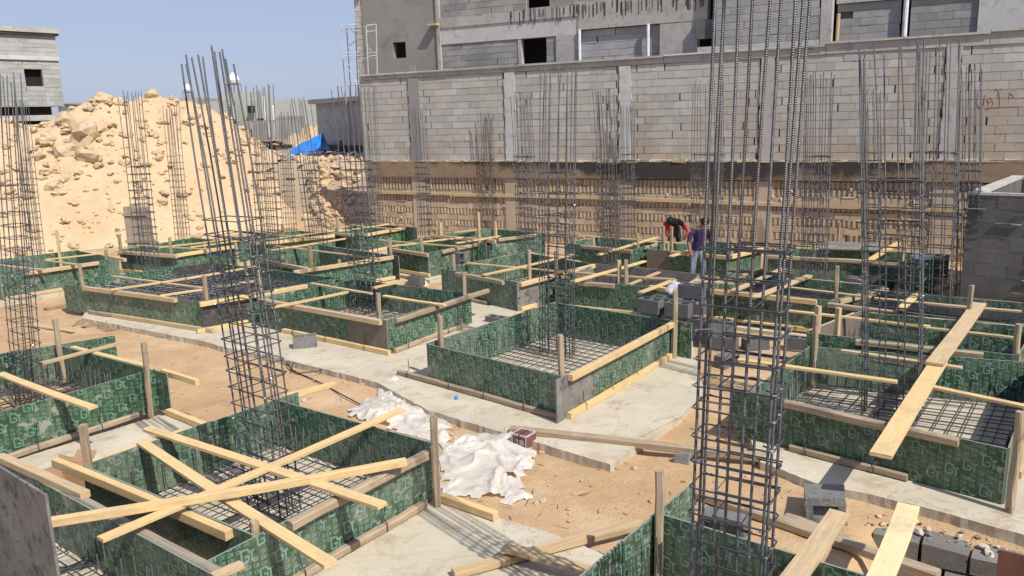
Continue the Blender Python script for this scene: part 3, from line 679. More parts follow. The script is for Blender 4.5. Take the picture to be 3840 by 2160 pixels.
# ------------------------------------------------------------------ mesh helpers
class MB:
    def __init__(s): s.v, s.f, s.uv, s.mi, s.t, s.mats = [], [], [], [], [], []
    def mat(s, m):
        m = M[m] if isinstance(m, str) else m
        if m not in s.mats: s.mats.append(m)
        return s.mats.index(m)
    def face(s, idx, uv, mi, tint=1.0):
        s.f.append(idx); s.uv.extend(uv); s.mi.append(mi); s.t.append(tint)
    def box(s, c, ax, ay, az, hx, hy, hz, m, tint=1.0, jit=0, ends=None, taper=1.0):
        mi = s.mat(m); b = len(s.v); c = V(c)
        for i in range(8):
            sx, sy, sz = (1 if i & 1 else -1), (1 if i & 2 else -1), (1 if i & 4 else -1)
            k = taper if sz > 0 else 1
            p = c + ax * (sx * hx * k) + ay * (sy * hy * k) + az * (sz * hz)
            if jit: p += V((ru(-jit, jit), ru(-jit, jit), ru(-jit, jit)))
            s.v.append(p)
        def q(a, uvs): s.face([b + i for i in a], uvs, mi, tint)
        x, y, z = hx, hy, hz
        q((0, 1, 5, 4), [(-x, -z), (x, -z), (x, z), (-x, z)])      # -ay
        q((3, 2, 6, 7), [(-x, -z), (x, -z), (x, z), (-x, z)])      # +ay (mirrored axis, reads correctly from its own side)
        q((4, 5, 7, 6), [(-x, -y), (x, -y), (x, y), (-x, y)])
        q((1, 0, 2, 3), [(x, -y), (-x, -y), (-x, y), (x, y)])
        q((1, 3, 7, 5), [(-y, -z), (y, -z), (y, z), (-y, z)])
        q((2, 0, 4, 6), [(-y, -z), (y, -z), (y, z), (-y, z)])
    def quad(s, pts, m, tint=1.0):
        mi = s.mat(m); b = len(s.v); s.v.extend(V(p) for p in pts)
        s.face(list(range(b, b + len(pts))), [(0, 0), (1, 0), (1, 1), (0, 1)][:len(pts)] if len(pts) <= 4 else [(0, 0)] * len(pts), mi, tint)
    def tube(s, pts, r, m, seg=6, closed=False, caps=True):
        mi = s.mat(m); pts = [V(p) for p in pts]; n = len(pts)
        rs = r if isinstance(r, (list, tuple)) else [r] * n
        dirs = []
        for i in range(n):
            if closed: d = pts[(i + 1) % n] - pts[i - 1]
            else: d = pts[min(i + 1, n - 1)] - pts[max(i - 1, 0)]
            dirs.append(d.normalized() if d.length > 1e-9 else V((0, 0, 1)))
        up = V((0, 0, 1)) if abs(dirs[0].z) < .9 else V((1, 0, 0))
        a = dirs[0].cross(up).normalized(); L = 0; rings = []
        for i in range(n):
            d = dirs[i]; a = (a - d * a.dot(d)).normalized(); b_ = d.cross(a)
            if i: L += (pts[i] - pts[i - 1]).length
            base = len(s.v)
            for k in range(seg):
                th = 2 * math.pi * k / seg
                s.v.append(pts[i] + (a * math.cos(th) + b_ * math.sin(th)) * rs[i])
            rings.append((base, L))
        lim = n if closed else n - 1
        for i in range(lim):
            (p, l0), (q, l1) = rings[i], rings[(i + 1) % n]
            if closed and i == n - 1: l1 = l0 + (pts[0] - pts[-1]).length
            for k in range(seg):
                k2 = (k + 1) % seg
                s.face([p + k, p + k2, q + k2, q + k], [(k / seg, l0), ((k + 1) / seg, l0), ((k + 1) / seg, l1), (k / seg, l1)], mi)
        if caps and not closed:
            s.face([rings[0][0] + k for k in range(seg)][::-1], [(0, 0)] * seg, mi)
            s.face([rings[-1][0] + k for k in range(seg)], [(0, 0)] * seg, mi)
    def prism(s, poly, z0, z1, m, mside=None):
        mi = s.mat(m); ms = s.mat(mside or m); b = len(s.v); n = len(poly)
        ar = sum(poly[i][0] * poly[(i + 1) % n][1] - poly[(i + 1) % n][0] * poly[i][1] for i in range(n))
        if ar < 0: poly = poly[::-1]
        for z in (z0, z1):
            for p in poly: s.v.append(V((p[0], p[1], z)))
        s.face(list(range(b + n, b + 2 * n)), [(p[0], p[1]) for p in poly], mi)
        s.face(list(range(b, b + n))[::-1], [(p[0], p[1]) for p in poly], mi)
        for i in range(n):
            j = (i + 1) % n
            s.face([b + i, b + j, b + n + j, b + n + i], [(0, 0), (1, 0), (1, 1), (0, 1)], ms)
    def blob(s, c, r, m, sub=1, rough=.25, sq=(1, 1, 1), rot=None):
        bm = bmesh.new(); bmesh.ops.create_icosphere(bm, subdivisions=sub, radius=1)
        mi = s.mat(m); b = len(s.v); off = V((ru(-99, 99), ru(-99, 99), ru(-99, 99)))
        R = rot or Matrix.Rotation(ru(0, 6.3), 3, 'Z') @ Matrix.Rotation(ru(-.5, .5), 3, 'X')
        for v in bm.verts:
            k = 1 + rough * noise.noise(v.co * 1.3 + off) * 2 + rough * .5 * noise.noise(v.co * 3 + off)
            s.v.append(V(c) + R @ V((v.co.x * sq[0], v.co.y * sq[1], v.co.z * sq[2])) * (r * k))
        for f in bm.faces: s.face([b + v.index for v in f.verts], [(0, 0)] * 3, mi)
        bm.free()
    def build(s, name, parent=None, smooth=False, world=None):
        me = bpy.data.meshes.new(name)
        org = V((0, 0, 0))
        if parent is not None: org = parent.matrix_world.translation if False else V(parent.location)
        elif world is not None: org = V(world)
        me.from_pydata([v - org for v in s.v], [], s.f)
        uv = me.uv_layers.new(name='UVMap')
        flat = [c for p in s.uv for c in p]; uv.data.foreach_set('uv', flat)
        for m_ in s.mats: me.materials.append(m_)
        me.polygons.foreach_set('material_index', s.mi)
        if any(abs(t - 1) > 1e-6 if not isinstance(t, tuple) else True for t in s.t):
            at_ = me.color_attributes.new('tint', 'FLOAT_COLOR', 'CORNER'); vals = []
            for f, t in zip(s.f, s.t):
                c = t if isinstance(t, tuple) else (t, t, t)
                vals.extend((*c, 1.0) * len(f))
            at_.data.foreach_set('color', vals)
        if smooth: me.polygons.foreach_set('use_smooth', [True] * len(me.polygons))
        me.update()
        o = bpy.data.objects.new(name, me); col.objects.link(o)
        if parent is not None:
            o.parent = parent
            if parent.parent is not None or parent.type == 'MESH': pass
        else: o.location = org
        return o
def tag(o, label=None, cat=None, group=None, kind=None):
    if label: o['label'] = label
    if cat: o['category'] = cat
    if group: o['group'] = group
    if kind: o['kind'] = kind
    return o
def thing(name, loc, label, cat, group=None):
    o = bpy.data.objects.new(name, None); col.objects.link(o); o.location = V(loc)
    o.empty_display_size = .2
    return tag(o, label, cat, group)
def sub(mb, name, part):
    """a sub-part: same frame as its part"""
    par = part.parent
    o = mb.build(name, par); o.parent = part
    return o
ZV = V((0, 0, 1))
def frame2(p, q):
    d = V((q[0] - p[0], q[1] - p[1], 0)); L = d.length; d.normalize()
    return d, V((d.y, -d.x, 0)), L       # along, outward (for counter-clockwise outlines), length
def timber(mb, a, b, wd, th, m, bow=0, jit=.002):
    """a plank between two points, broad side up"""
    a, b = V(a), V(b); d = (b - a); L = d.length; d.normalize()
    side = d.cross(ZV).normalized(); up = side.cross(d).normalized()
    old = m in ('old', 'greywood')
    n = 6; sway = ru(-.012, .012) * min(1, L / 2); twist = ru(-.06, .06)
    mi = mb.mat(m); base = len(mb.v); off = V((ru(-50, 50), ru(-50, 50), 0))
    sec = []
    hw, hh = wd / 2, th / 2; c = min(wd, th) * (.18 if old else .06)
    prof = [(-hw + c, -hh), (hw - c, -hh), (hw, -hh + c), (hw, hh - c), (hw - c, hh), (-hw + c, hh), (-hw, hh - c), (-hw, -hh + c)]
    per = [0]
    for i in range(8):
        p, q = prof[i], prof[(i + 1) % 8]; per.append(per[-1] + math.hypot(p[0] - q[0], p[1] - q[1]))
    for i in range(n):
        t = i / (n - 1); wob = V((0, 0, 0))
        if old: wob = side * (noise.noise(off + V((t * 3, 0, 0))) * .012) + up * (noise.noise(off + V((t * 3, 7, 0))) * .01)
        wob += side * (sway * 4 * t * (1 - t)) - up * (bow * 4 * t * (1 - t))
        k = 1 + (noise.noise(off + V((t * 5, 3, 0))) * .1 if old else 0)
        for (x, y) in prof:
            mb.v.append(a + d * (L * t) + wob + side * (x * k) + up * (y * k) + V((ru(-jit, jit), ru(-jit, jit), ru(-jit, jit))))
    for i in range(n - 1):
        for k in range(8):
            k2 = (k + 1) % 8; p = base + i * 8; q = p + 8
            l0, l1 = L * i / (n - 1), L * (i + 1) / (n - 1)
            mb.face([p + k, q + k, q + k2, p + k2], [(l0, per[k]), (l1, per[k]), (l1, per[k + 1]), (l0, per[k + 1])], mi)
    mb.face([base + k for k in range(8)], [(p[0], p[1]) for p in prof], mi)
    e = base + (n - 1) * 8
    mb.face([e + k for k in range(8)][::-1], [(p[0], p[1]) for p in prof][::-1], mi)
WK = {'new': 'new', 'old': 'old', 'mid': 'mid', 'grey': 'greywood', 'pale': 'pale'}

# ------------------------------------------------------------------ the ground
W0, WD, WN = V((*SITE['wall']['o'], 0)), V((*SITE['wall']['d'], 0)), V((*SITE['wall']['n'], 0))
MO = SITE['mound']; MO_o, MO_u, MO_n = V((*MO['o'], 0)), V((*MO['u'], 0)), V((*MO['n'], 0))
def sst(a, b, x):
    t = min(1, max(0, (x - a) / (b - a))); return t * t * (3 - 2 * t)
def ground_z(x, y, fine=True):
    p = V((x, y, 0))
    dw = -(p - W0).dot(WN); uw = (p - W0).dot(WD)
    d2 = (p - MO_o).dot(MO_n)
    k = sst(-1.2, 0, uw)
    a = k * sst(.5, 1.2, dw) + (1 - k) * sst(.2, 2.6, dw)
    sm = (p - MO_o).dot(MO_u); kk = sst(12.2, 14.6, sm)
    b = (1 - kk) * sst(5.0, 9.5, d2) + kk * sst(.6, 5.0, d2)
    z = -.1 + 2.25 * max(a, b)
    # deeper trench at the lower right, below the block footing
    r = (p - V((3.35, 7.02, 0))); ud, un = V((.82, -.57, 0)), V((-.57, -.82, 0))
    s, t = r.dot(ud), r.dot(un)
    z -= .85 * sst(-.05, .12, t) * sst(-.1, .45, s) * (1 - sst(5, 6, s)) * (1 - sst(2.0, 2.6, t))
    if fine:
        q = V((x, y, 0))
        z += .030 * noise.noise(q * .7) + .018 * noise.noise(q * 2.1) + .014 * (.4 - abs(noise.noise(q * 3.7))) + .008 * noise.noise(q * 6)
        if z > .6: z += .25 * noise.noise(q * .5) + .1 * noise.noise(q * 1.7)
    return z
def grid_axis(lo, hi, step, far, n):
    a = [lo + i * step for i in range(int((hi - lo) / step) + 1)]
    left = [lo - (far * ((i / n) ** 2.2)) for i in range(n, 0, -1)]
    right = [a[-1] + (far * ((i / n) ** 2.2)) for i in range(1, n + 1)]
    return left + a + right
def ground():
    xs = grid_axis(-14, 12, .14, 900, 26); ys = grid_axis(2, 34, .14, 1200, 28)
    ys = [y for y in ys if y > -60]
    vs = [(x, y, ground_z(x, y)) for y in ys for x in xs]; nx = len(xs)
    fs = [(j * nx + i, j * nx + i + 1, (j + 1) * nx + i + 1, (j + 1) * nx + i) for j in range(len(ys) - 1) for i in range(nx - 1)]
    me = bpy.data.meshes.new('ground'); me.from_pydata(vs, [], fs); me.materials.append(M['soil'])
    me.polygons.foreach_set('use_smooth', [True] * len(fs))
    o = bpy.data.objects.new('ground', me); col.objects.link(o); tag(o, 'sandy brown soil of the excavated building pit', 'ground', kind='structure')
ground()

prof = MO['prof']
def ridge(s):
    if s <= prof[0][0]: return prof[0][1]
    for (a, za), (b, zb) in zip(prof, prof[1:]):
        if s <= b: return za + (zb - za) * (s - a) / max(1e-6, b - a)
    return -1
def mound_z(s, t):
    zr = ridge(s); RO = MO['ro']
    h = zr + .3
    if t < RO: k = t / RO; f = .9 * k + .1 * sst(0, 1, k); z = -.3 + h * f
    else: z = -.3 + h * (1 - sst(0, 9, t - RO) * 1.0)
    q = V((s, t, 0)); up = sst(.1, .6, max(0, z) / 4.5)
    z += (.20 * noise.noise(q * .9 + V((3, 1, 0))) + .14 * up * noise.noise(q * 2.1) + .12 * up * (.5 - abs(noise.noise(q * 3.3))) + .06 * up * abs(noise.noise(q * 7)) + .025 * noise.noise(q * 11) - .10 * sst(.1, .5, noise.noise(V((s * 1.1, t * .22, 4)))) ) * sst(0, 1.0, t + .3) * (1 - .75 * sst(.6, 0, abs(t - RO)))
    return z
def mound_pt(s, t): 
    p = MO_o + MO_u * s + MO_n * t
    return V((p.x, p.y, mound_z(s, t)))
def mound():
    S_ = [-9 + .11 * i for i in range(int(25 / .11))]; T = [-.6 + .11 * i for i in range(int(14 / .11))]
    vs = [mound_pt(s, t) for t in T for s in S_]; n = len(S_)
    fs = [(j * n + i, j * n + i + 1, (j + 1) * n + i + 1, (j + 1) * n + i) for j in range(len(T) - 1) for i in range(n - 1)]
    me = bpy.data.meshes.new('sand_heap'); me.from_pydata(vs, [], fs); me.materials.append(M['sand'])
    me.polygons.foreach_set('use_smooth', [True] * len(fs))
    o = bpy.data.objects.new('sand_heap', me); col.objects.link(o); tag(o, 'tall heap of yellow excavated sand and rock behind the boxes at left', 'sand heap', kind='structure')
    mb = MB()
    for i in range(3200):
        s = ru(-8, 14); t = ru(.3, 6.6)
        z = mound_z(s, t)
        if rnd() > (sst(-.3, 2.6, z) * .8 + .26) * (1 if s < 6.5 else .5): continue
        p = mound_pt(s, t); r = .022 + .17 * rnd() ** 4.5
        mb.blob(p + V((0, 0, r * .2)), r, 'rock', 2 if r > .1 else (1 if r > .045 else 0), .42, (1.25, .9, .7))
    for i in range(520):     # loose rock tongue at the right foot
        s = ru(11.0, 15.4); t = ru(-.6, 4.6)
        p = mound_pt(s, t); p.z = max(p.z, ground_z(p.x, p.y)); r = .05 + .18 * rnd() ** 2.5
        mb.blob(p + V((0, 0, r * .3)), r, 'rock', 1, .3, (1.1, .9, .8))
    for i in range(520):     # the rock pile that runs down into the pit beside the wall
        x, y = 905 - 125 * rnd() ** .8, ru(425, 572)
        if y > 425 + (905 - x) * .1 + 150 - (x - 735) * .05: continue
        hit = None; d_ = 24.0
        while d_ < 46:
            p = at(x, y, d_); q = p - MO_o
            if p.z < max(ground_z(p.x, p.y), mound_z(q.dot(MO_u), q.dot(MO_n)) if q.dot(MO_n) > -.5 else -9): hit = p; break
            d_ += .2
        if hit is None: continue
        r = .03 + .19 * rnd() ** 3.5
        mb.blob(hit + V((0, 0, r * .25)), r, 'rock', 1 if r < .12 else 2, .4, (1.2, .9, .75))
    o = mb.build('rubble'); tag(o, 'broken limestone rubble strewn over the sand heap', 'rubble', kind='stuff')
    big = [(210, 340, .62, 'largest pale boulder half way up the left side of the sand heap'), (165, 382, .42, 'grey boulder below the largest one on the sand heap'),
           (218, 395, .36, 'wide grey boulder right of the cluster on the sand heap'), (163, 305, .34, 'rounded boulder on the left shoulder of the sand heap'),
           (260, 325, .27, 'dark sided rock on the sand heap right of the largest boulder'), (385, 242, .32, 'loose rock perched on top of the sand heap, right summit'),
           (300, 240, .3, 'rock at the left summit of the sand heap'), (135, 470, .26, 'brownish boulder low on the sand heap near the left cages'),
           (115, 355, .26, 'flat boulder at the left flank of the sand heap'), (235, 405, .24, 'tilted slab of rock under the boulder cluster'),
           (205, 562, .12, 'pale stone lying in the smooth sand at the foot of the heap'), (355, 318, .24, 'long ledge of rock behind the cage with the grey stub'),
           (520, 268, .16, 'small rock on the right crest of the sand heap')]
    for x, y, r, lab in big:
        best = None
        for k in range(400):        # where that line of sight meets the heap
            p = at(x, y, 18 + k * .06); q = p - MO_o; s, t = q.dot(MO_u), q.dot(MO_n)
            if p.z < mound_z(s, t): best = p; break
        if best is None: best = mound_pt((at(x, y, 33) - MO_o).dot(MO_u), MO['ro'])
        mb = MB(); mb.blob(best + V((0, 0, r * .1)), r, 'rock', 2, .3, (1.15, .85, .7))
        tag(mb.build('boulder', world=best), lab, 'boulder', 'boulders on the sand heap')
mound()
# pebbles and clods on the pit floor
mb = MB()
for i in range(5200):
    y = 4.5 + 22 * rnd() ** 1.6; x = ru(-.62, .62) * y * 1.05
    r = .005 + .034 * rnd() ** 5
    z = ground_z(x, y)
    if z > .3: continue
    mb.blob((x, y, z + r * .3), r, 'rock' if rnd() < .35 else 'soil', 0 if r < .015 else 1, .3, (1.2, 1, .7))
tag(mb.build('pebbles'), 'small stones and clods scattered on the bare soil', 'pebbles', kind='stuff')

# ------------------------------------------------------------------ concrete slabs
for i, (nm, poly) in enumerate(SITE['slabs']):
    pts = []
    n = len(poly)
    for k in range(n):
        p, q = V((*poly[k], 0)), V((*poly[(k + 1) % n], 0)); m_ = max(1, int((q - p).length / .05))
        for j in range(m_):
            r = p.lerp(q, j / m_); off = V((noise.noise(r * 3), noise.noise(r * 3 + V((5, 5, 0))), 0)) * .016 + V((noise.noise(r * 11), noise.noise(r * 11 + V((5, 5, 0))), 0)) * .016 + V((noise.noise(r * 31), noise.noise(r * 31 + V((5, 5, 0))), 0)) * .008
            r += off; pts.append((r.x, r.y))
    b_ = MB(); b_.prism(pts, -.22, .0 - .002 * i, 'slab')
    tag(b_.build('concrete_slab'), ['pale concrete slab under the middle boxes', 'pale concrete slab under the large right box', 'pale concrete slab in the foreground with cage shadows across it'][i], 'concrete slab', kind='structure')
SLAB_BOXES = ('F4', 'F5', 'F6', 'F6b', 'F7', 'F8', 'F9', 'F10', 'F11', 'F12', 'F13', 'F14', 'F15', 'F16', 'F16b')
k = 0
for bx in SITE['boxes']:
    if bx['id'] not in SLAB_BOXES: continue
    c = sum((V((*p, 0)) for p in bx['pts']), V((0, 0, 0))) / 4
    poly = []
    for p in bx['pts']:
        d = V((*p, 0)) - c; q = c + d * (1 + .38 / d.length); poly.append((q.x, q.y))
    k += 1; b_ = MB(); b_.prism(poly, -.2, -.006 - .004 * k * .5, 'slab')
    tag(b_.build('concrete_slab'), 'pale concrete blinding under a formwork box', 'concrete slab', kind='structure')

# ------------------------------------------------------------------ formwork boxes
PH, PT = .57, .018
BOX = {}
for bx in SITE['boxes']:
    pts = [V((*p, 0)) for p in bx['pts']]; BOX[bx['id']] = pts
    c = sum(pts, V((0, 0, 0))) / 4
    root = thing('formwork_box', c, bx['label'], 'formwork', 'formwork boxes for the footings')
    big = c.length < 12
    for e in range(4):
        p, q = pts[e], pts[(e + 1) % 4]; d, n, L = frame2(p, q)
        s0 = -bx['ext'].get(e, 0.0); h = PH + ru(-.012, .012)
        sheets = bx['sheets'].get(e)
        if not sheets:
            sheets = [(1, 'gt')] if L < 2.2 or rnd() < .5 else [(ru(.45, .75), 'gt'), (1, 'gtd' if rnd() < .3 else 'gt')]
        a = s0
        for fr, mt in sheets:
            b_ = s0 + (L - s0) * fr
            hh = h + ru(-.008, .008)
            mb = MB(); cc = p + d * ((a + b_) / 2) + n * (PT / 2 + .001)
            mb.box(cc + ZV * (hh / 2 + .004), d, -n, ZV, (b_ - a) / 2 - .0015, PT / 2, hh / 2, mt)
            ei = mb.mat('plyedge'); mb.mi[2] = ei; mb.mi[4] = ei; mb.mi[5] = ei
            mb.build('panel', root)
            a = b_
    for e, lv, s0, s1, kind in bx['bat']:
        p, q = pts[e], pts[(e + 1) % 4]; d, n, L = frame2(p, q)
        wd, th = (.075, .085) if lv == 't' else (.07, .075)
        z = PH - .035 if lv == 't' else .04
        off = PT + wd / 2 + .004
        mb = MB(); timber(mb, p + d * s0 + n * off + ZV * z, p + d * s1 + n * off + ZV * z, wd, th, WK[kind])
        bt = mb.build('top_rail' if lv == 't' else 'bottom_rail', root)
        if lv == 'b' and c.length < 17:
            m_ = max(2, int((s1 - s0) / .75))
            for j in range(m_):
                s = s0 + (s1 - s0) * (j + .4 + ru(-.1, .1)) / m_
                o1 = p + d * s + n * (off + wd / 2 + .006)
                lean = n * ru(-.02, .02) + d * ru(-.04, .04)
                mb = MB(); mb.tube([o1 + ZV * .01, o1 + ZV * (z + .05), o1 - n * .05 + ZV * (z + .09), o1 - n * (.035) + lean + ZV * ru(.24, .34)], .005, 'black', 5)
                sub(mb, 'tie_wire', bt)
    # plain rails where nothing was surveyed
    have = {(e, lv) for e, lv, *_ in bx['bat']}
    for e in (0, 1, 2, 3):
        for lv in ('t', 'b'):
            if (e, lv) in have or (lv == 'b' and e in (2, 3)): continue
            if lv == 't' and e in (2, 3) and (bx['id'] in ('F1', 'F19', 'F17', 'F18', 'F21', 'F2') or rnd() < .5): continue
            if bx['id'] in ('F18', 'F20') or (lv == 't' and bx['id'] in ('F1', 'F2', 'F3', 'F17', 'F19', 'F21')): continue
            p, q = pts[e], pts[(e + 1) % 4]; d, n, L = frame2(p, q)
            wd, th = (.07, .08); z = PH - .04 if lv == 't' else .04; off = PT + wd / 2 + .004
            mb = MB(); timber(mb, p + d * ru(.03, .25) * L + n * off + ZV * z, p + d * ru(.8, .98) * L + n * off + ZV * z, wd, th, random.choice(['new', 'mid', 'old', 'mid']))
            mb.build('top_rail' if lv == 't' else 'bottom_rail', root)
    for io, x, y, zt in bx['stakes']:
        s = V((x, y, 0)); r = .036
        if io == 'i':
            for e in range(4):
                d, n, L = frame2(pts[e], pts[(e + 1) % 4]); k = (s - pts[e]).dot(n)
                if -(r + .004) < k < .2: s -= n * (k + r + .004)
        mb = MB(); lean = V((ru(-.02, .02), ru(-.02, .02), 0))
        timber(mb, s + V((0, 0, .005)), s + lean + V((0, 0, zt)), .07, .066, random.choice(['old', 'mid', 'old']), jit=.004)
        mb.build('stake', root)

# ------------------------------------------------------------------ loose boards
for a, b_, wd, th, kind, lab in SITE['planks']:
    a, b_ = V(a), V(b_); c = (a + b_) / 2
    mb = MB(); timber(mb, a, b_, wd, th, WK[kind], bow=ru(0, .012) if (b_ - a).length > 1.5 and a.z > .3 else 0)
    nm = 'timber' if th >= .06 else 'board'
    tag(mb.build(nm, world=c), lab, nm, 'loose boards and timbers')

# ------------------------------------------------------------------ reinforcement cages
def cage(cg, yaw, nlong=4, nshort=3, r=.0085, rs=.0055, spacing=.165, taper=None):
    W = cg['W']; A, Bw = .93 * W, .43 * W
    base = V((*cg['base'], .03)); L = cg['ztop']
    root = thing('steel_cage', base, cg['label'], 'rebar cage', 'column reinforcement cages')
    ux, uy = V((math.cos(yaw), math.sin(yaw), 0)), V((-math.sin(yaw), math.cos(yaw), 0))
    dist = base.length
    lean = Rv * cg['lean']; lean.z = 0
    def axis(z):
        t = z / L; return base + lean * (t ** 1.3) + ZV * (z - .03)
    pos = []
    for i in range(nlong):
        x = -A / 2 + A * i / (nlong - 1); pos += [(x, -Bw / 2), (x, Bw / 2)]
    for j in range(1, nshort - 1):
        y = -Bw / 2 + Bw * j / (nshort - 1); pos += [(-A / 2, y), (A / 2, y)]
    for (x, y) in pos:
        x += ru(-.012, .012); y += ru(-.012, .012); top = L + ru(-.12, .05)
        dx, dy = ru(-.035, .035), ru(-.035, .035)
        n = 10; P_ = []
        for i in range(n + 1):
            z = .03 + (top - .03) * i / n; k = max(0, (z - cg['zst'])) / max(.3, L - cg['zst'])
            P_.append(axis(z) + ux * (x * .94 + dx * k * k) + uy * (y * .94 + dy * k * k))
        mb = MB(); mb.tube(P_, r, 'bar', 8 if dist < 10 else 6); mb.build('rod', root, smooth=True)
    z = .14
    while z < cg['zst'] + .01:
        zz = z + ru(-.012, .012); tx, ty = ru(-.03, .03), ru(-.03, .03)
        o = axis(zz); e = .012; loop = []
        for (sx, sy) in ((-1, -1), (1, -1), (1, 1), (-1, 1)):
            for k in (-1, 1):
                cxx = sx * (A / 2 + e) + (0); cyy = sy * (Bw / 2 + e); cut = .018
                if (sx * sy > 0) == (k < 0): px, py = cxx, cyy - sy * cut
                else: px, py = cxx - sx * cut, cyy
                loop.append(o + ux * px + uy * py + ZV * (tx * px + ty * py))
        # order corners properly
        ctr = sum(loop, V((0, 0, 0))) / 8
        loop.sort(key=lambda p: math.atan2((p - ctr).dot(uy), (p - ctr).dot(ux)))
        mb = MB(); mb.tube(loop, rs, 'stir', 6, closed=True)
        hk = loop[random.randrange(8)]
        mb.tube([hk + ZV * .008, hk + (ctr - hk) * .28 + ZV * .012], rs, 'stir', 5)
        if rnd() < .8 and dist < 24:                     # second, narrower inner link
            i0 = -A / 6 - e; i1 = A / 6 + e; zz2 = .012
            if rnd() < .5: i1 = A / 2 + e; i0 = -A / 6
            q = [o + ux * i0 + uy * (-Bw / 2 - e) + ZV * zz2, o + ux * i1 + uy * (-Bw / 2 - e) + ZV * zz2, o + ux * i1 + uy * (Bw / 2 + e) + ZV * zz2, o + ux * i0 + uy * (Bw / 2 + e) + ZV * zz2]
            mb.tube(q, rs, 'stir', 5, closed=True)
        st_ob = mb.build('stirrup', root)
        for (x, y) in pos:                               # wire knots
            if rnd() < .4:
                p = o + ux * (x * 1.03) + uy * (y * 1.05) + ZV * (tx * x + ty * y + .004)
                s_ = .0085 if dist < 14 else .010
                mb = MB(); mb.box(p, ux, uy, ZV, s_ * .9, s_ * .9, s_ * .7, 'tie', jit=.004); sub(mb, 'wire_knot', st_ob)
        z += spacing * ru(.92, 1.08)
for cg in SITE['cages']:
    d = math.hypot(*cg['base'])
    if cg['id'] == 'C1': cage(cg, math.radians(-33), 4, 3, .0095, .006, .165)
    elif cg['id'] == 'C3': cage(cg, math.radians(-37), 4, 3, .0065, .0042, .165)
    elif d < 13: cage(cg, math.radians(-37), 4, 4, .0085, .0055, .165)
    elif d < 20: cage(cg, math.radians(-37), 5, 3, .0085, .0055, .17)
    else: cage(cg, math.radians(-36), 4, 3, .008, .0055, .18)

# ------------------------------------------------------------------ steel mats
for bid, layers, lab in SITE['mats']:
    pts = BOX[bid]; c = sum(pts, V((0, 0, 0))) / 4
    root = thing('steel_mat', c, lab, 'rebar mat', 'steel mats in the boxes')
    ins = [c + (p - c) * (1 - .10 / (p - c).length) for p in pts]
    near = c.length < 13
    for ly in range(layers):
        z0 = .06 + .34 * ly
        for axis_ in (0, 1):
            a0, a1 = (ins[0], ins[1]) if axis_ == 0 else (ins[1], ins[2])
            b0, b1 = (ins[3], ins[2]) if axis_ == 0 else (ins[0], ins[3])
            # bars run from side a0-a1 to side b0-b1
            L = (a1 - a0).length; n = max(4, int(L / (.16 if layers == 1 else .13)))
            for i in range(n + 1):
                t = min(.99, max(.01, i / n + ru(-.01, .01)))
                p = a0.lerp(a1, t) + ZV * (z0 + .018 * axis_); q = b0.lerp(b1, min(.99, max(.01, t + ru(-.012, .012)))) + ZV * (z0 + .018 * axis_ + ru(-.006, .006))
                hk = ru(.28, .36) if layers == 1 else (.3 if ly == 0 else 0)
                path = [p, q]
                if hk:
                    d = (q - p).normalized()
                    path = [p + ZV * hk + d * ru(-.02, .02), p + ZV * .03, p + d * .03, q - d * .03, q + ZV * .03, q + ZV * hk + d * ru(-.02, .02)]
                mb = MB(); mb.tube(path, .0075, 'bar' if near else 'stir', 6)
                mb.build('rod', root)

# ------------------------------------------------------------------ loose blocks
def hollow(mb, c, ax, ay, az, m, L=.40, Wd=.20, H=.20, t=.032, holes=2, jit=.003):
    """hollow block, cavities running along az"""
    mb.box(c + ay * (Wd / 2 - t / 2), ax, ay, az, L / 2, t / 2, H / 2, m, ru(.85, 1.1), jit)
    mb.box(c - ay * (Wd / 2 - t / 2), ax, ay, az, L / 2, t / 2, H / 2, m, ru(.85, 1.1), jit)
    n = holes + 1
    for i in range(n):
        x = -L / 2 + t / 2 + (L - t) * i / (n - 1)
        mb.box(c + ax * x, ax, ay, az, t / 2 - (.0015 if i in (0, n - 1) else 0), Wd / 2 - t + .001, H / 2 - .002, m, ru(.8, 1.05), 0)
    mb.box(c - az * (H / 2 - .05), ax, ay, az, L / 2 - t + .001, Wd / 2 - t + .002, .006, m, .8)
for (x, y), z, yaw, kind, lab in SITE['blocks']:
    a = math.radians(yaw); ax, ay = V((math.cos(a), math.sin(a), 0)), V((-math.sin(a), math.cos(a), 0))
    mb = MB(); p = V((x, y, z))
    if kind == 'lie': hollow(mb, p + ZV * (.1 if 'stack' not in lab else .1175), ax, ay, ZV, 'dblock' if 'lone' not in lab else 'nbig', L=.40 if z < .6 and 'stack' not in lab else .43, H=.20 if 'stack' not in lab else .235)
    elif kind == 'up': hollow(mb, p + ZV * .2, ZV, ay, ax, 'dblock')
    elif kind == 'up1': hollow(mb, p + ZV * .1, ay, ZV, ax, 'dblock')
    elif kind == 'holes': hollow(mb, p + ZV * .2, ZV, ay, ax, 'dblock', holes=3)
    elif kind == 'side': hollow(mb, p + ZV * .1, ax, ZV, ay, 'dblock')
    elif kind == 'big':
        tx = (ax + ZV * .12).normalized(); tz = (ZV - ax * .12 + ay * .1).normalized(); ty = tz.cross(tx)
        hollow(mb, p + ZV * .13, tx, tz, -ty, 'nbig', .36, .26, .42, .07, 1, .010); mb.box(p + ZV * .13, tx, ty, tz, .12, .14, .075, 'nbig', .8, .005)
    elif kind == 'chip': mb.box(p + ZV * .05, ax, ay, (ZV + ax * .2).normalized(), .035, .075, .085, 'nbig', .8, .03)
    nm = 'concrete_block'
    g = 'blocks of the stack beside the clear plastic bag' if 'stack' in lab or 'course' in lab else 'loose concrete blocks'
    tag(mb.build(nm, world=p), lab, 'concrete block', g)

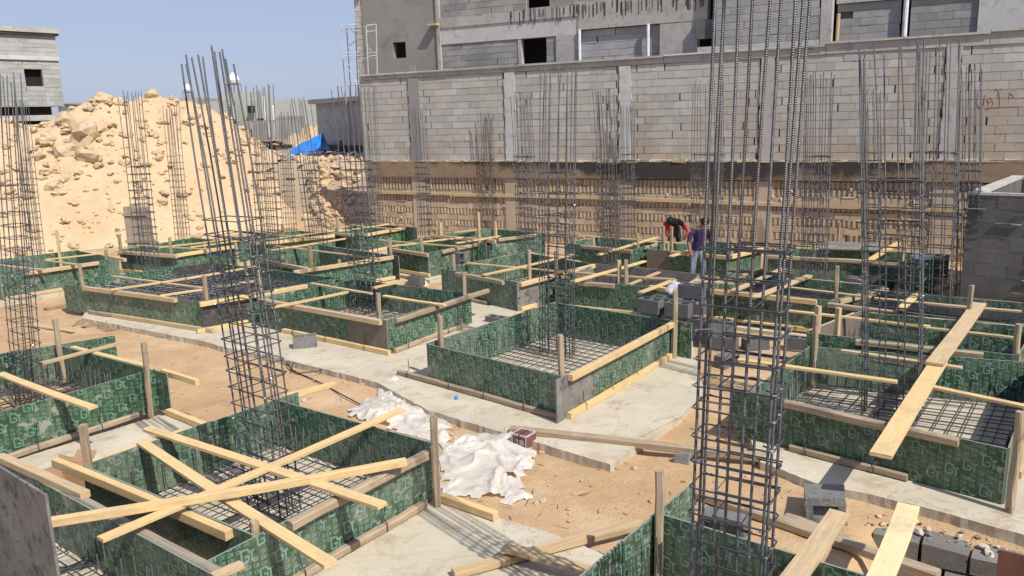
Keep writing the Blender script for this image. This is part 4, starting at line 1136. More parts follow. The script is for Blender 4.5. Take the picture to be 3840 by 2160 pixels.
# ------------------------------------------------------------------ the tall block wall
def wp(u, off, z): return W0 + WD * u + WN * off + ZV * z
def blockwork(mb, u0, u1, z0, z1, off, m, course=.2054, L=.415, open_at=(), tone=(.86, 1.1), mort='mortar', deep=.17, pt=None, frame=None, openp=.012, miss=.0, start=0):
    P_ = pt or wp; ax, ay = frame or (WD, -WN)
    n = max(1, round((z1 - z0) / course)); ch = (z1 - z0) / n
    for r in range(n):
        z = z0 + r * ch; u = u0 - (L / 2 if (r + start) % 2 else 0) - ru(0, .03)
        mb.box(P_((u0 + u1) / 2, off - .035 - ru(0, .003), z), ax, ay, ZV, (u1 - u0) / 2, .028, .008, mort)
        while u < u1 - .02:
            b = min(u + L * ru(.96, 1.04), u1); a = max(u, u0); u = b
            if b - a < .05: continue
            nearpost = any(abs(b - q) < .42 for q in open_at)
            op = rnd() < (.75 if nearpost else openp); gap = .007 if not op else ru(.02, .045)
            if rnd() < (miss if not nearpost else miss * 6): continue
            base = ru(*tone); t = (base * ru(.97, 1.03), base, base * ru(.95, 1.02))
            o2 = off + ru(-.005, .005)
            mb.box(P_((a + b - gap) / 2, o2 - .05, z + ch / 2 + .003), ax, ay, ZV, (b - a - gap) / 2, .05, ch / 2 - .007, m, t, .002)
            if not op: mb.box(P_(b - gap / 2, off - .03, z + ch / 2), ax, ay, ZV, gap / 2 + .002, .022, ch / 2, mort)
    mb.box(P_((u0 + u1) / 2, off - deep, (z0 + z1) / 2), ax, ay, ZV, (u1 - u0) / 2, .02, (z1 - z0) / 2, m, .6)
UL, UR = -.5, 26.0
ZL, ZC = 2.38, 5.05
wall = thing('block_wall', wp(UL, 0, -.1), 'tall grey block wall with cast posts and capping beam along the right of the pit', 'wall')
cols = SITE['wallcols'] + [[23.0, 23.35]]
posts = [q for c in cols for q in c]
edges = [UL] + posts + [UR]
mb = MB()
for i in range(0, len(edges), 2):
    blockwork(mb, edges[i] + .01, edges[i + 1] - .01, ZL + .01, ZC - .005, 0, 'block', open_at=posts, miss=.0008, openp=.055, start=i // 2)
mb.build('blockwork', wall)
for i, (a, b_) in enumerate(cols):
    mb = MB(); n = 14
    mt = ['plast', 'concw', 'concw', 'conc', 'conc', 'conc'][i]
    for k in range(n):
        z0 = ZL + .02 + (ZC - ZL - .03) * k / n; z1 = ZL + .02 + (ZC - ZL - .03) * (k + 1) / n
        mb.box(wp((a + b_) / 2 + ru(-.01, .01), -.045, (z0 + z1) / 2), WD, -WN, ZV, (b_ - a) / 2 + ru(-.01, .025), .075 + ru(-.003, .004), (z1 - z0) / 2 + .004, mt)
    mb.build('post', wall)
mb = MB(); u = UL; k = 0
for seg, zt in ((6.0, 5.235), (4.5, 5.25), (4.2, 5.28), (3.6, 5.34), (9, 5.385)):
    u1 = min(UR, u + seg)
    mb.box(wp((u + u1) / 2, -.075, (ZC + zt - .05) / 2), WD, -WN, ZV, (u1 - u) / 2 - .004, .1, (zt - .05 - ZC) / 2, 'conc', jit=.004)
    mb.box(wp((u + u1) / 2, -.06, zt - .02), WD, -WN, ZV, (u1 - u) / 2 - .008, .14, .028, 'conc', jit=.006)
    u = u1
mb.build('capping_beam', wall)
mb = MB()
for c in cols[:4]:
    for j in range(4): 
        uu = c[0] + .04 + j * .07; mb.tube([wp(uu, -.1, 5.2), wp(uu + ru(-.02, .02), -.1, 5.42 + ru(-.03, .06))], .007, 'tie', 5)
mb.build('starter_bars', wall)
# plinth and its sandy ledge
mb = MB()
mb.box(wp(12.8, -.02, 2.12), WD, -WN, ZV, 13.2, .12, .245, 'bitu'); mb.box(wp(3.5, -.025, 1.86), WD, -WN, ZV, 3.7, .10, .02, 'conc')
mb.build('plinth', wall)
mb = MB(); u = UL
while u < UR:
    l = ru(.08, .4); h = ru(.008, .035) * (1 if u < 8 else 1.5)
    mb.box(wp(u + l / 2, .045 + ru(-.01, .012), 2.365 + h / 2), WD, -WN, ZV, l / 2, .06, h, 'tanmortar', jit=.012); u += l * ru(.9, 1.1)
mb.build('mortar_ledge', wall)
# rough foundation below: blocks on edge with ribs, alternating with flat courses
mb = MB(); z = 1.85
mb.box(wp((UL + UR) / 2, -.14, .88), WD, -WN, ZV, (UR - UL) / 2, .05, .99, 'fblock', .75)
for kind in 'RRFRFRFRFR':
    h = .2 if kind == 'R' else .19
    z -= h; u = UL
    if kind == 'F':
        while u < UR:
            l = ru(.36, .44); g = ru(.82, 1.12)
            mb.box(wp(u + l / 2, -.08 + ru(-.010, .010), z + h / 2), WD, -WN, ZV, l / 2 - .006, .09, h / 2 - .007, 'fblock', (g, g * .98, g * .94), .004); u += l
    else:
        while u < UR:
            l = ru(.118, .130); g = ru(.88, 1.12); k = ru(-.008, .008)
            if rnd() > .03:
                mb.box(wp(u + .03, -.055 + ru(-.008, .008), z + h / 2), WD, -WN, ZV, ru(.026, .033), .075, h / 2 - .006, 'fblock', (g, g * .98, g * .93), .004)
            mb.box(wp(u + .03 + l / 2, -.092 + k, z + h / 2), WD, -WN, ZV, l / 2 - .024, .075, h / 2 - .010, 'fblock', g * .96, .004)
            u += l
    u = UL
    while u < UR:                      # squeezed out mortar on the bed joints
        l = ru(.1, .5)
        if rnd() < .5: mb.box(wp(u + l / 2, -.035 + ru(-.02, .02), z + ru(-.004, .004)), WD, -WN, ZV, l / 2, .045, ru(.005, .011), 'tanmortar', jit=.008)
        u += l
for i in range(110):
    mb.blob(wp(ru(.3, 22), -.02 + ru(-.03, .03), ru(.1, 1.8)), ru(.02, .07), 'fblock', 1, .4, (1.2, .6, 1))
mb.build('foundation', wall)
mb = MB()
for c in cols:
    mb.box(wp((c[0] + c[1]) / 2, -.06, .87), WD, -WN, ZV, .24, .1, .985, 'fblock', .95, .006)
mb.build('foundation_posts', wall)
# red spray painted writing near the right end
st = [[(2236, 700), (2228, 775), (2240, 805), (2262, 812), (2282, 790), (2288, 735), (2290, 715)], [(2312, 745), (2330, 735), (2342, 752), (2328, 775), (2312, 760), (2312, 748)], [(2342, 752), (2350, 790), (2330, 812), (2300, 815)],
      [(2393, 690), (2398, 745), (2399, 806)], [(2362, 690), (2375, 668), (2392, 682), (2412, 668), (2422, 676)], [(2470, 728), (2478, 700), (2498, 712), (2508, 738), (2485, 742), (2470, 728)], [(2508, 738), (2540, 742), (2576, 735), (2610, 740)], [(2490, 680), (2494, 684)], [(2512, 678), (2516, 682)]]
def on_wall(x, y):
    v = Rv * ((x - 1288) / FOC) - Uv * ((y - 724.5) / FOC) - Fv; o = V((0, 0, CAM['H'])); k = ((W0 - o).dot(WN)) / v.dot(WN)
    q = o + v * k; return (q - W0).dot(WD), q.z
mb = MB()
for s in st:
    pp = [on_wall(1717.3 + x / 3, y / 3) for x, y in s]
    mb.tube([wp(u, .002, z) for u, z in pp], .010, 'red', 4)
mb.build('graffiti', wall)
for (a, b_, lab) in SITE['walers']:
    mb = MB(); timber(mb, wp(a[0], .065, a[1]), wp(b_[0], .065, b_[1]), .05, .10, 'mid')
    tag(mb.build('waler', world=wp(a[0], .065, a[1])), lab, 'timber', 'timber walers on the foundation wall')

# ------------------------------------------------------------------ the big unfinished building behind the wall
OFF = -3.0
Bd = SITE['bld']
def bp(u, off, z): return wp(u, OFF + off, z)
bld = thing('unfinished_building', bp(-2.5, 0, 2.2), 'large unfinished grey block and concrete building towering behind the tall block wall', 'building')
def wbox(mb, u0, u1, z0, z1, o0, o1, m, tint=1, jit=0): mb.box(bp((u0 + u1) / 2, (o0 + o1) / 2, (z0 + z1) / 2), WD, -WN, ZV, (u1 - u0) / 2, abs(o1 - o0) / 2, (z1 - z0) / 2, m, tint, jit)
ZT = 12.5
mb = MB()   # rendered stair tower with its window hole
wu0, wu1, wz0, wz1 = Bd['win1'][0][0], Bd['win1'][1][0], Bd['win1'][1][1], Bd['win1'][0][1]
U0, U1 = -2.55, .72
wbox(mb, U0, wu0, 2, ZT, -.2, 0, 'plast'); wbox(mb, wu1, U1, 2, ZT, -.2, 0, 'plast')
wbox(mb, wu0, wu1, 2, wz0, -.2, 0, 'plast'); wbox(mb, wu0, wu1, wz1, ZT, -.2, 0, 'plast')
mb.build('rendered_wall', bld)
mb = MB(); blockwork(mb, -2.95, -2.56, 2, 8.35, -.05, 'block', pt=bp, tone=(.9, 1.2)); wbox(mb, -3.1, -2.5, 8.35, 8.5, -.3, .12, 'conc'); mb.build('raw_corner', bld)
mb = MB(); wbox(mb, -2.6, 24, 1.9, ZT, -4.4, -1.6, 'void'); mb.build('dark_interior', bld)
mb = MB(); wbox(mb, .72, .86, 2, ZT, -.25, .06, 'conc', 1, .01); wbox(mb, .45, .85, 6.95, 7.02, -.05, .25, 'mid'); mb.build('corner_post', bld)
wb0, wb1 = Bd['win3'][0][0], Bd['win3'][1][0]
mb = MB()
blockwork(mb, .87, wb0 - .12, 4.9, 6.28, -.03, 'blockc', pt=bp, openp=.1, tone=(.75, 1.15)); blockwork(mb, wb1 + .03, 5.35, 4.9, 6.28, -.03, 'blockc', pt=bp, tone=(.75, 1.1))
mb.build('lower_blockwork', bld)
mb = MB(); wbox(mb, wb0 - .12, wb0, 4.9, 6.38, -.22, -.01, 'conc'); mb.build('window_jamb', bld)
mb = MB(); wbox(mb, .87, 6.16, 6.29, 6.86, -.3, .0, 'concw'); wbox(mb, .87, 6.15, 6.86, 7.2, -.3, .035, 'conc', 1, .006)
wbox(mb, 6.16, 10.4, 6.42, 7.3, -.3, .03, 'conc'); wbox(mb, 14.05, 24, 6.56, 7.6, -.3, .03, 'conc'); 
for i in range(90):        # cement runs down the beam
    uu = ru(3.5, 10.3); z1 = 7.25 - ru(0, .1); ln = ru(.15, .5)
    wbox(mb, uu, uu + ru(.01, .04), z1 - ln, z1, .034, .037, 'plinth')
mb.build('floor_beam', bld)
w20, w21 = Bd['win2'][0][0], Bd['win2'][1][0]
mb = MB(); blockwork(mb, .87, w20, 7.21, 9.2, -.03, 'blockc', pt=bp, tone=(.8, 1.1)); wbox(mb, w20, w21, 6.9, 7.24, -.25, .03, 'conc'); blockwork(mb, w21, 6.15, 7.21, 9.2, -.03, 'blockc', pt=bp)
blockwork(mb, 6.2, 10.4, 7.31, 9.2, -.04, 'blockc', pt=bp, tone=(.7, 1)); mb.build('upper_blockwork', bld)
for a_, b_, c_, m_ in ((5.36, 6.14, 6.285, 'conc'), (8.92, 10.1, 6.415, 'conc'), (17.56, 19.4, 6.555, 'concw')):
    mb = MB(); wbox(mb, a_, b_, 4.9, c_, -.3, .02, m_); mb.build('column', bld)
mb = MB(); blockwork(mb, 6.18, 8.5, 4.9, 6.40, -.10, 'blockc', pt=bp, openp=.08, miss=.012, tone=(1.1, 1.45)); blockwork(mb, 8.51, 8.9, 4.9, 6.40, -.10, 'blockc', pt=bp, tone=(.8, 1.1)); mb.build('recessed_blockwork', bld)
for (uu, r) in ((6.22, .05), (8.55, .05), (15.83, .065)):
    mb = MB(); mb.tube([bp(uu, .05, 4.9), bp(uu, .05, 6.42 if uu < 12 else 6.7)], r, 'white', 10); mb.build('drain_pipe', bld)
# the block faced bay that stands a little proud
mb = MB(); blockwork(mb, 10.75, 13.68, 5.62, 9.4, .35, 'blockc', pt=bp, tone=(1.0, 1.25)); wbox(mb, 10.2, 13.68, 5.2, 5.61, .05, .36, 'concw'); wbox(mb, 13.69, 13.99, 5.2, 9.4, .0, .37, 'conc', 1.0, .004); wbox(mb, 10.1, 10.74, 5.86, 6.4, -.1, .2, 'dblock')
mb.build('block_bay', bld)
mb = MB(); blockwork(mb, 14.08, 15.7, 4.9, 6.55, -.05, 'blockc', pt=bp, openp=.06, miss=.01, tone=(.9, 1.15)); mb.build('infill_blockwork', bld)
mb = MB(); blockwork(mb, 15.95, 17.55, 4.9, 6.55, -.05, 'blockc', pt=bp, openp=.05, tone=(.75, 1.0))
mb.build('infill_blockwork', bld)
mb = MB(); mb.tube([bp(14.1, 0.02, 5), bp(14.12, .02, 6.3)], .05, 'mid', 8); mb.build('prop', bld)
mb = MB(); wbox(mb, -2.6, 24, 9.4, 9.9, -5, .05, 'conc'); mb.build('roof_slab', bld)

# ------------------------------------------------------------------ left building
def oriented(px0, px1, d0, yaw):
    return None
lc = at(163, 265, 46); ang = math.radians(52)
LX, LY = V((math.cos(ang), math.sin(ang), 0)), V((-math.sin(ang), math.cos(ang), 0))
LO = V((lc.x, lc.y, 0))
def lp(u, off, z): return LO + LX * u - LY * 0 - V((-LY.x, -LY.y, 0)) * 0 + (-LX.cross(ZV) * -1) * 0 + V((LX.y, -LX.x, 0)) * off + ZV * z
LN = V((LX.y, -LX.x, 0))
ztop, zbot = at(150, 75, 46).z, lc.z
lb = thing('block_house', lp(-5, 0, 2), 'pale grey block house with one dark square window at the upper left', 'building')
wa, wb = at(72, 170, 44.5), at(110, 215, 44.8)
# window position along the face
ua, ub = -1.62, -.82
zwa, zwb = wb.z, wa.z
mb = MB()
zm = at(155, 148, 46).z
blockwork(mb, -11, ua, zbot, zm - .1, 0, 'lblock', pt=lp, frame=(LX, -LN), tone=(.9, 1.08)); blockwork(mb, ub, 0, zbot, zm - .1, 0, 'lblock', pt=lp, frame=(LX, -LN), tone=(.9, 1.08))
mb.build('lower_blockwork', lb)
mb = MB(); blockwork(mb, ua, ub, zbot, zwa, 0, 'lblock', pt=lp, frame=(LX, -LN)); blockwork(mb, ua, ub, zwb, zm - .1, 0, 'lblock', pt=lp, frame=(LX, -LN)); blockwork(mb, -11, 0, zm + .1, ztop - .3, 0, 'lblock', pt=lp, frame=(LX, -LN), tone=(.85, 1.08), miss=.01)
mb.build('upper_blockwork', lb)
mb = MB(); mb.box(lp(-5.5, -.02, zm), LX, -LN, ZV, 5.52, .1, .1, 'concw'); mb.build('string_course', lb)
mb = MB(); mb.box(lp(-5.3, -4, ztop - .08), LX, -LN, ZV, 5.52, 4.2, .11, 'conc'); mb.box(lp(-5.4, -3.95, ztop - .24), LX, -LN, ZV, 5.5, 4.1, .055, 'plinth'); mb.build('roof_slab', lb)  # thin dark layer paints the shadow on the roof slab's underside
mb = MB(); mb.box(lp(-5.5, -4.2, (zbot + ztop - .3) / 2), LX, -LN, ZV, 5.48, 3.9, (ztop - zbot - .3) / 2 - .01, 'void'); mb.box(lp(-.06, -4.1, (zbot + ztop - .3) / 2), LX, -LN, ZV, .05, 3.95, (ztop - zbot - .3) / 2, 'lblock'); mb.build('body', lb)
mb = MB(); mb.box(lp(-5.5, -.9, zbot - .4), LX, -LN, ZV, 5.2, .1, .36, 'plinth'); mb.build('gap_shade_panel', lb)  # set-back panel, near-black colour paints the shade of the gap below the house
mb = MB(); mb.box(lp(-5.5, -4, zbot - .02), LX, -LN, ZV, 5.5, 4, .02, 'conc'); mb.build('floor_slab', lb)
mb = MB(); mb.box(lp(-5.5, -3.2, 2.5), LX, -LN, ZV, 5, 2, 1.98, 'dblock'); mb.build('core_wall', lb)
gw = thing('boundary_wall', lp(0, 1, 2), 'low grey wall with a flat coping below the pale block house', 'wall')
mb = MB(); za = at(100, 290, 43).z
mb.box(lp(-4, 2.5, za - .12), LX, -LN, ZV, 9.5, .25, .12, 'conc'); mb.box(lp(-4, 2.5, za - 1.4), LX, -LN, ZV, 9.5, .12, 1.16, 'lblock'); mb.build('masonry', gw)
gw2 = thing('garden_wall', at(195, 262, 50), 'short grey wall section right of the pale block house, above the sand heap', 'wall')
mb = MB(); p0, p1 = at(150, 264, 52), at(232, 262, 56); d, n, L = frame2(p0, p1)
mb.box((p0 + p1) / 2 - ZV * 1.2, d, n, ZV, L / 2, .1, 1.2, 'dblock', 1.6); mb.box((p0 + p1) / 2 + ZV * .04, d, n, ZV, L / 2 + .1, .16, .05, 'conc'); mb.build('masonry', gw2)

# ------------------------------------------------------------------ far house with water tanks
DH = 82
fh = thing('far_house', at(650, 350, DH), 'distant flat roofed grey house with white water tanks on its roof', 'building')
vr = V((Rv.x, Rv.y, 0)).normalized(); vf = V((-vr.y, vr.x, 0))
def fbox(mb, x0, x1, y0, y1, d, depth, m, zmin=None):
    a, b_ = at(x0, y0, d), at(x1, y1, d)
    z1, z0 = a.z, (b_.z if zmin is None else zmin)
    c = V(((a.x + b_.x) / 2, (a.y + b_.y) / 2, (z0 + z1) / 2)) + vf * depth / 2
    mb.box(c, vr, vf, ZV, abs((b_ - a).dot(vr)) / 2, depth / 2, (z1 - z0) / 2, m)
mb = MB(); fbox(mb, 516, 590, 253, 350, DH, 8, 'mould', 1.8); fbox(mb, 590, 601, 246, 350, DH - .6, 8, 'mould', 1.8); fbox(mb, 601, 765, 253, 350, DH + .3, 8, 'mould', 1.8); mb.build('main_wall', fh)
mb = MB(); fbox(mb, 552, 600, 234, 256, DH + 1, 5, 'mould'); fbox(mb, 600, 644, 233, 256, DH + 1.6, 5, 'mould'); mb.build('roof_house', fh)
mb = MB(); fbox(mb, 445, 500, 246, 260, DH + 3, 6, 'mould', 1.8); fbox(mb, 500, 520, 250, 262, DH + 2, 6, 'plast', 1.8); mb.build('left_wing', fh)
for x0, x1, y0, y1 in ((620, 634, 266, 284), (571, 584, 299, 304), (649, 663, 298, 304)):
    mb = MB(); fbox(mb, x0, x1, y0, y1, DH - .75, .8 if x0 < 590 else 1.2, 'void'); mb.build('window', fh)
for x, y0, y1, dx in ((584, 246, 304, 5), (662, 242, 303, 4), (686, 265, 302, 4)):
    mb = MB(); mb.tube([at(x, y0, DH - 1), at(x + dx, y1, DH - 1)], .1, 'white', 8); mb.build('drain_pipe', fh)
for x, y, r, ys, lab in ((586, 201, 14.5, 233, 'larger white water tank on the raised roof of the distant house'), (472, 224, 10.5, 246, 'smaller white water tank at the left end of the distant roof')):
    dd = DH + 3; c = at(x, y, dd); R = r / FOC * dd
    tk = thing('water_tank', at(x, ys, dd), lab, 'water tank', 'white roof tanks')
    mb = MB(); mb.blob(c, R, 'tankw', 3, 0, (1, 1, .88), Matrix.Identity(3)); mb.tube([c + ZV * R * .8, c + ZV * R * 1.08], R * .28, 'tankw', 12)
    mb.tube([c + V((math.cos(t * .3927) * R * 1.02, math.sin(t * .3927) * R * 1.02, -.05)) for t in range(16)], R * .04, 'tankw', 5, closed=True)
    mb.build('tank', tk, smooth=True)
    zb = at(x, ys, dd).z
    mb = MB()
    for sx in (-1, -.3, .4, 1):
        for sy in (-1, 1):
            p = c + vr * sx * R * .95 + vf * sy * R * .7; mb.tube([V((p.x, p.y, zb)), V((p.x, p.y, c.z - R * .6))], R * .045, 'rust', 5)
    for sy in (-1, 1):
        mb.tube([c + vr * -R + vf * sy * R * .7 - ZV * R * .72, c + vr * R + vf * sy * R * .7 - ZV * R * .72], R * .06, 'rust', 5)
    mb.build('stand', tk)
yw = thing('yard_wall', at(690, 350, 74), 'grey yard wall with pale posts in front of the distant house', 'wall')
mb = MB(); fbox(mb, 590, 775, 305, 350, 74, .3, 'plast', 1.7); mb.build('masonry', yw)
mb = MB(); fbox(mb, 690, 766, 294, 304.5, 74, .3, 'plast'); mb.build('raised_course', yw)
for x in (636, 676, 691, 716):
    mb = MB(); fbox(mb, x - 3, x + 3, 308, 345, 73.85, .2, 'concw'); mb.build('post', yw)
# low block wall left of the tall wall
lw = thing('low_block_wall', at(850, 372, 45), 'lower tan grey block wall with a thick coping, left of the tall wall', 'wall')
a, b_ = at(803, 378, 46), at(930, 374, 41); d, n, L = frame2(a, b_)
zt = at(860, 258, 44).z
def lw_p(u, off, z): return V((a.x, a.y, 0)) + d * u + n * off + ZV * z
mb = MB(); blockwork(mb, 0, L * .58, 2.5, zt, 0, 'block', pt=lw_p, frame=(d, -n), tone=(.8, 1.0), miss=.01); blockwork(mb, L * .67, L, 2.5, zt, 0, 'block', pt=lw_p, frame=(d, -n), tone=(.8, 1.0), miss=.01)
mb.box(lw_p(.05, -2, (2.5 + zt) / 2), d, -n, ZV, .1, 1.95, (zt - 2.5) / 2, 'block', .95); mb.build('blockwork', lw)
mb = MB(); mb.box(lw_p(L * .625, -.05, (2.5 + zt) / 2), d, -n, ZV, L * .04, .08, (zt - 2.5) / 2, 'conc'); mb.build('post', lw)
mb = MB(); mb.box(lw_p(L / 2 - .1, -1.2, zt + .12), d, -n, ZV, L / 2 + .2, 1.5, .12, 'conc', jit=.02); mb.build('coping', lw)
mb = MB(); mb.box(lw_p(L / 2, -.05, 2.2), d, -n, ZV, L / 2, .2, .3, 'plinth'); mb.build('plinth', lw)

# scaffold tower
sc = thing('scaffold_tower', at(890, 262, 32.5), 'white tubular scaffold tower at the left end of the unfinished building', 'scaffold')
DS = 32.5
def sline(mb, p, q, d0=DS, d1=DS, r=.023, m='galv'): mb.tube([at(*p, d0), at(*q, d1)], r, m, 6)
mb = MB()
for xs_, dd in (((856, 872, 905), DS), ((921, 930, 946), DS - 1.2)):
    sline(mb, (xs_[0], 66), (xs_[1], 262), dd, dd); sline(mb, (xs_[2], 62), (xs_[2] + (6 if xs_[2] < 920 else 5), 262), dd, dd)
    for y in (62, 78, 132, 140, 205, 212): sline(mb, (xs_[0] + (y - 62) * .08, y + 2), (xs_[2] + (y - 62) * .03, y - 1), dd, dd, .016)
sline(mb, (872, 70), (884, 262), DS + 1.4, DS + 1.4); sline(mb, (894, 68), (902, 262), DS + 1.4, DS + 1.4)
mb.build('frames', sc)
mb = MB()
sline(mb, (858, 130), (905, 95), DS, DS + 1.4, .011); sline(mb, (862, 150), (915, 190), DS, DS - 1.2, .011); sline(mb, (858, 150), (945, 146), DS, DS - 1.2, .011); sline(mb, (870, 215), (948, 212), DS, DS - 1.2, .011); sline(mb, (857, 78), (945, 62), DS, DS - 1.2, .011); sline(mb, (868, 160), (930, 262), DS, DS - 1.2, .011); sline(mb, (880, 70), (945, 140), DS + 1.4, DS - 1.2, .011)
mb.build('braces', sc)

# blue tarpaulin over a heap, beside it loose heaps
def heap(name, x, y, d, rx, ry, h, m, lab, cat, kind=None, rough=.3, n=22):
    o = at(x, y, d); z0 = ground_z(o.x, o.y, False) - .2
    vs, fs = [], []; off = V((ru(0, 50), ru(0, 50), 0))
    for j in range(n + 1):
        for i in range(n + 1):
            a_, b_ = i / n * 2 - 1, j / n * 2 - 1; r = math.hypot(a_, b_); k = max(0, 1 - r * r) ** .8
            q = V((a_ * 2.2, b_ * 2.2, 0)) + off
            zz = h * k * (1 + rough * noise.noise(q) * 1.5 + rough * .6 * noise.noise(q * 3)) + (.06 * h * noise.noise(q * 6) if k > 0 else 0)
            p = V((o.x, o.y, z0)) + vr * (a_ * rx) + vf * (b_ * ry) + ZV * zz; vs.append(p)
    fs = [(j * (n + 1) + i, j * (n + 1) + i + 1, (j + 1) * (n + 1) + i + 1, (j + 1) * (n + 1) + i) for j in range(n) for i in range(n)]
    me = bpy.data.meshes.new(name); me.from_pydata([v - V((o.x, o.y, z0)) for v in vs], [], fs); me.materials.append(M[m])
    ob = bpy.data.objects.new(name, me); ob.location = (o.x, o.y, z0); col.objects.link(ob)
    tag(ob, lab, cat, kind=kind); return ob
def tarp():
    n = 26; o = at(712, 382, 43); z0 = 1.7; vs = []
    for j in range(n + 1):
        for i in range(n + 1):
            a_, b_ = i / n, j / n
            top = (.10 + .80 * a_ ** .8) * (math.sin(math.pi * min(1, b_ * 1.15 + .0)) ** .7 if b_ < .87 else .05)
            top *= min(1, a_ / .1 + .1)
            q = V((a_ * 3, b_ * 3, 0)); w_ = .16 * noise.noise(q * 1.3) + .07 * noise.noise(q * 3.2)
            p = V((o.x, o.y, 0)) + vr * (a_ * 1.95 + .15 * noise.noise(q)) + vf * (b_ * 2.0 - .3 * a_); g = ground_z(p.x, p.y)
            p.z = g + max(.04, top + w_ * min(1, a_ * 3)); vs.append(p)
    fs = [(j * (n + 1) + i, j * (n + 1) + i + 1, (j + 1) * (n + 1) + i + 1, (j + 1) * (n + 1) + i) for j in range(n) for i in range(n)]
    me = bpy.data.meshes.new('blue_tarpaulin'); me.from_pydata([v - o for v in vs], [], fs); me.materials.append(M['blue'])
    ob = bpy.data.objects.new('blue_tarpaulin', me); ob.location = o; col.objects.link(ob); tag(ob, 'bright blue tarpaulin draped over a heap beside the low block wall', 'tarpaulin')
tarp()
heap('earth_heap', 745, 352, 52, 1.1, 1.2, .9, 'soil', 'reddish heap of earth behind the blue tarpaulin', 'earth heap', 'structure')
heap('stone_heap', 790, 345, 58, 1.5, 1.5, 1.3, 'rock', 'brown heap of broken stone between the yard wall and the low block wall', 'stone heap', 'structure', .6)
mb = MB()
for i in range(260):
    x, y = ru(640, 900), ru(372, 470); p = at(x, y, 30 + (470 - y) * .13); p.z = ground_z(p.x, p.y)
    if p.z < 1: continue
    if rnd() < .75: mb.blob(p, ru(.03, .13), random.choice(['rock', 'rock', 'conc', 'dblock']), 1, .3, (1.2, 1, .5))
    else: mb.box(p + ZV * .04, V((math.cos(i), math.sin(i), 0)), V((-math.sin(i), math.cos(i), 0)), ZV, ru(.05, .4), ru(.03, .1), .02, random.choice(['conc', 'white', 'mid', 'dblock', 'black']), 1, .02)
for i in range(80):
    x, y = ru(645, 735), ru(345, 366); p = at(x, y, 48 + ru(0, 8)); p.z = ground_z(p.x, p.y) + ru(0, .35)
    t = ru(0, 6.3); mb.box(p, V((math.cos(t), math.sin(t), 0)), V((-math.sin(t), math.cos(t), 0)), ZV, ru(.1, .7), ru(.03, .15), ru(.02, .1), random.choice(['conc', 'mid', 'dblock', 'rust', 'dblock']), 1, .03)
tag(mb.build('debris'), 'builders rubbish strewn on the ground between the sand heap and the low wall', 'debris', kind='stuff')

# ------------------------------------------------------------------ dark block tank at the right edge
tk = thing('block_tank', (8.35, 14.79, -.1), 'open topped tank of dark grey blocks at the right edge of the picture', 'block tank')
tx = V((math.cos(math.radians(-41)), math.sin(math.radians(-41)), 0)); tn = V((tx.y, -tx.x, 0)); tO = V((8.35, 14.79, 0))
def tp(u, off, z): return tO + tx * u + tn * off + ZV * z
TZ = 2.13
mb = MB(); blockwork(mb, 0, 4.6, -.1, TZ, 0, 'dblock', course=.246, L=.5, pt=tp, frame=(tx, -tn), tone=(.8, 1.15), openp=.0)
for k in range(1, 9):
    u = 0; z = -.1 + .2478 * k
    while u < 4.6:
        l = ru(.15, .5)
        if rnd() < .45: mb.box(tp(u + l / 2, .012 + ru(0, .012), z + ru(-.008, .004)), tx, -tn, ZV, l / 2,   .009, ru(.004, .010), 'dblock', 1.7, jit=.008)
        u += l
mb.build('front_blockwork', tk)
def tp2(u, off, z): return tO - tn * (u + .2) + tx * (-off) + ZV * z
mb = MB(); blockwork(mb, 0, 3.6, -.1, TZ, 0, 'dblock', course=.246, L=.5, pt=tp2, frame=(-tn, tx)); mb.build('side_blockwork', tk)
mb = MB()
mb.box(tp(2.3, -.11, TZ + .02), tx, -tn, ZV, 2.32, .115, .02, 'conc', jit=.01); mb.box(tp(.1, -2.05, TZ + .02), tx, -tn, ZV, .11, 1.82, .021, 'conc', jit=.01); mb.box(tp(2.3, -3.98, TZ + .02), tx, -tn, ZV, 2.32, .1, .02, 'conc', jit=.01)
mb.build('mortar_cap', tk)
mb = MB(); mb.box(tp(.2, -2, 1), tx, -tn, ZV, .02, 1.8, 1.1, 'dblock', .9); mb.box(tp(2.3, -3.9, 1), tx, -tn, ZV, 2.3, .05, 1.1, 'dblock', .9); mb.box(tp(4.6, -2, 1), tx, -tn, ZV, .1, 1.95, 1.1, 'dblock', .9); mb.build('inner_walls', tk)

# low footing of blocks along the trench at the lower right
ft = thing('block_footing', (3.35, 7.02, -.1), 'stepped footing of mortared grey blocks in the trench below the large right box', 'block footing')
fu = V((.82, -.57, 0)).normalized(); fn = V((fu.y, -fu.x, 0))
mb = MB()
for r in range(4):
    u = .0 + (.30 * (r - 1) if r > 1 else 0) - (.2 if r % 2 else 0); off = .07 * r
    while u < 4.2:
        g = ru(.8, 1.2)
        mb.box(V((3.35, 7.02, 0)) + fu * (u + .2) + fn * (off - .06) + ZV * (-.21 - .2 * r), fu, -fn, ZV, .19, .15 + .02 * r, .092, 'dblock', (g * 1.5, g * 1.4, g * 1.25), .012); u += .40
mb.build('blocks', ft)
mb = MB()
for i in range(120):
    p = V((3.35, 7.02, 0)) + fu * ru(-.2, 3.4) + fn * ru(-.30, .02); mb.blob(p + ZV * (-.10 + ru(-.01, .02)), .010 + .042 * rnd() ** 3.5, random.choice(['slab', 'slab', 'nbig']), 1, .35, (1.2, 1, .6))
tag(mb.build('concrete_crumbs'), 'crumbled concrete along the slab edge at lower right', 'rubble', kind='stuff')

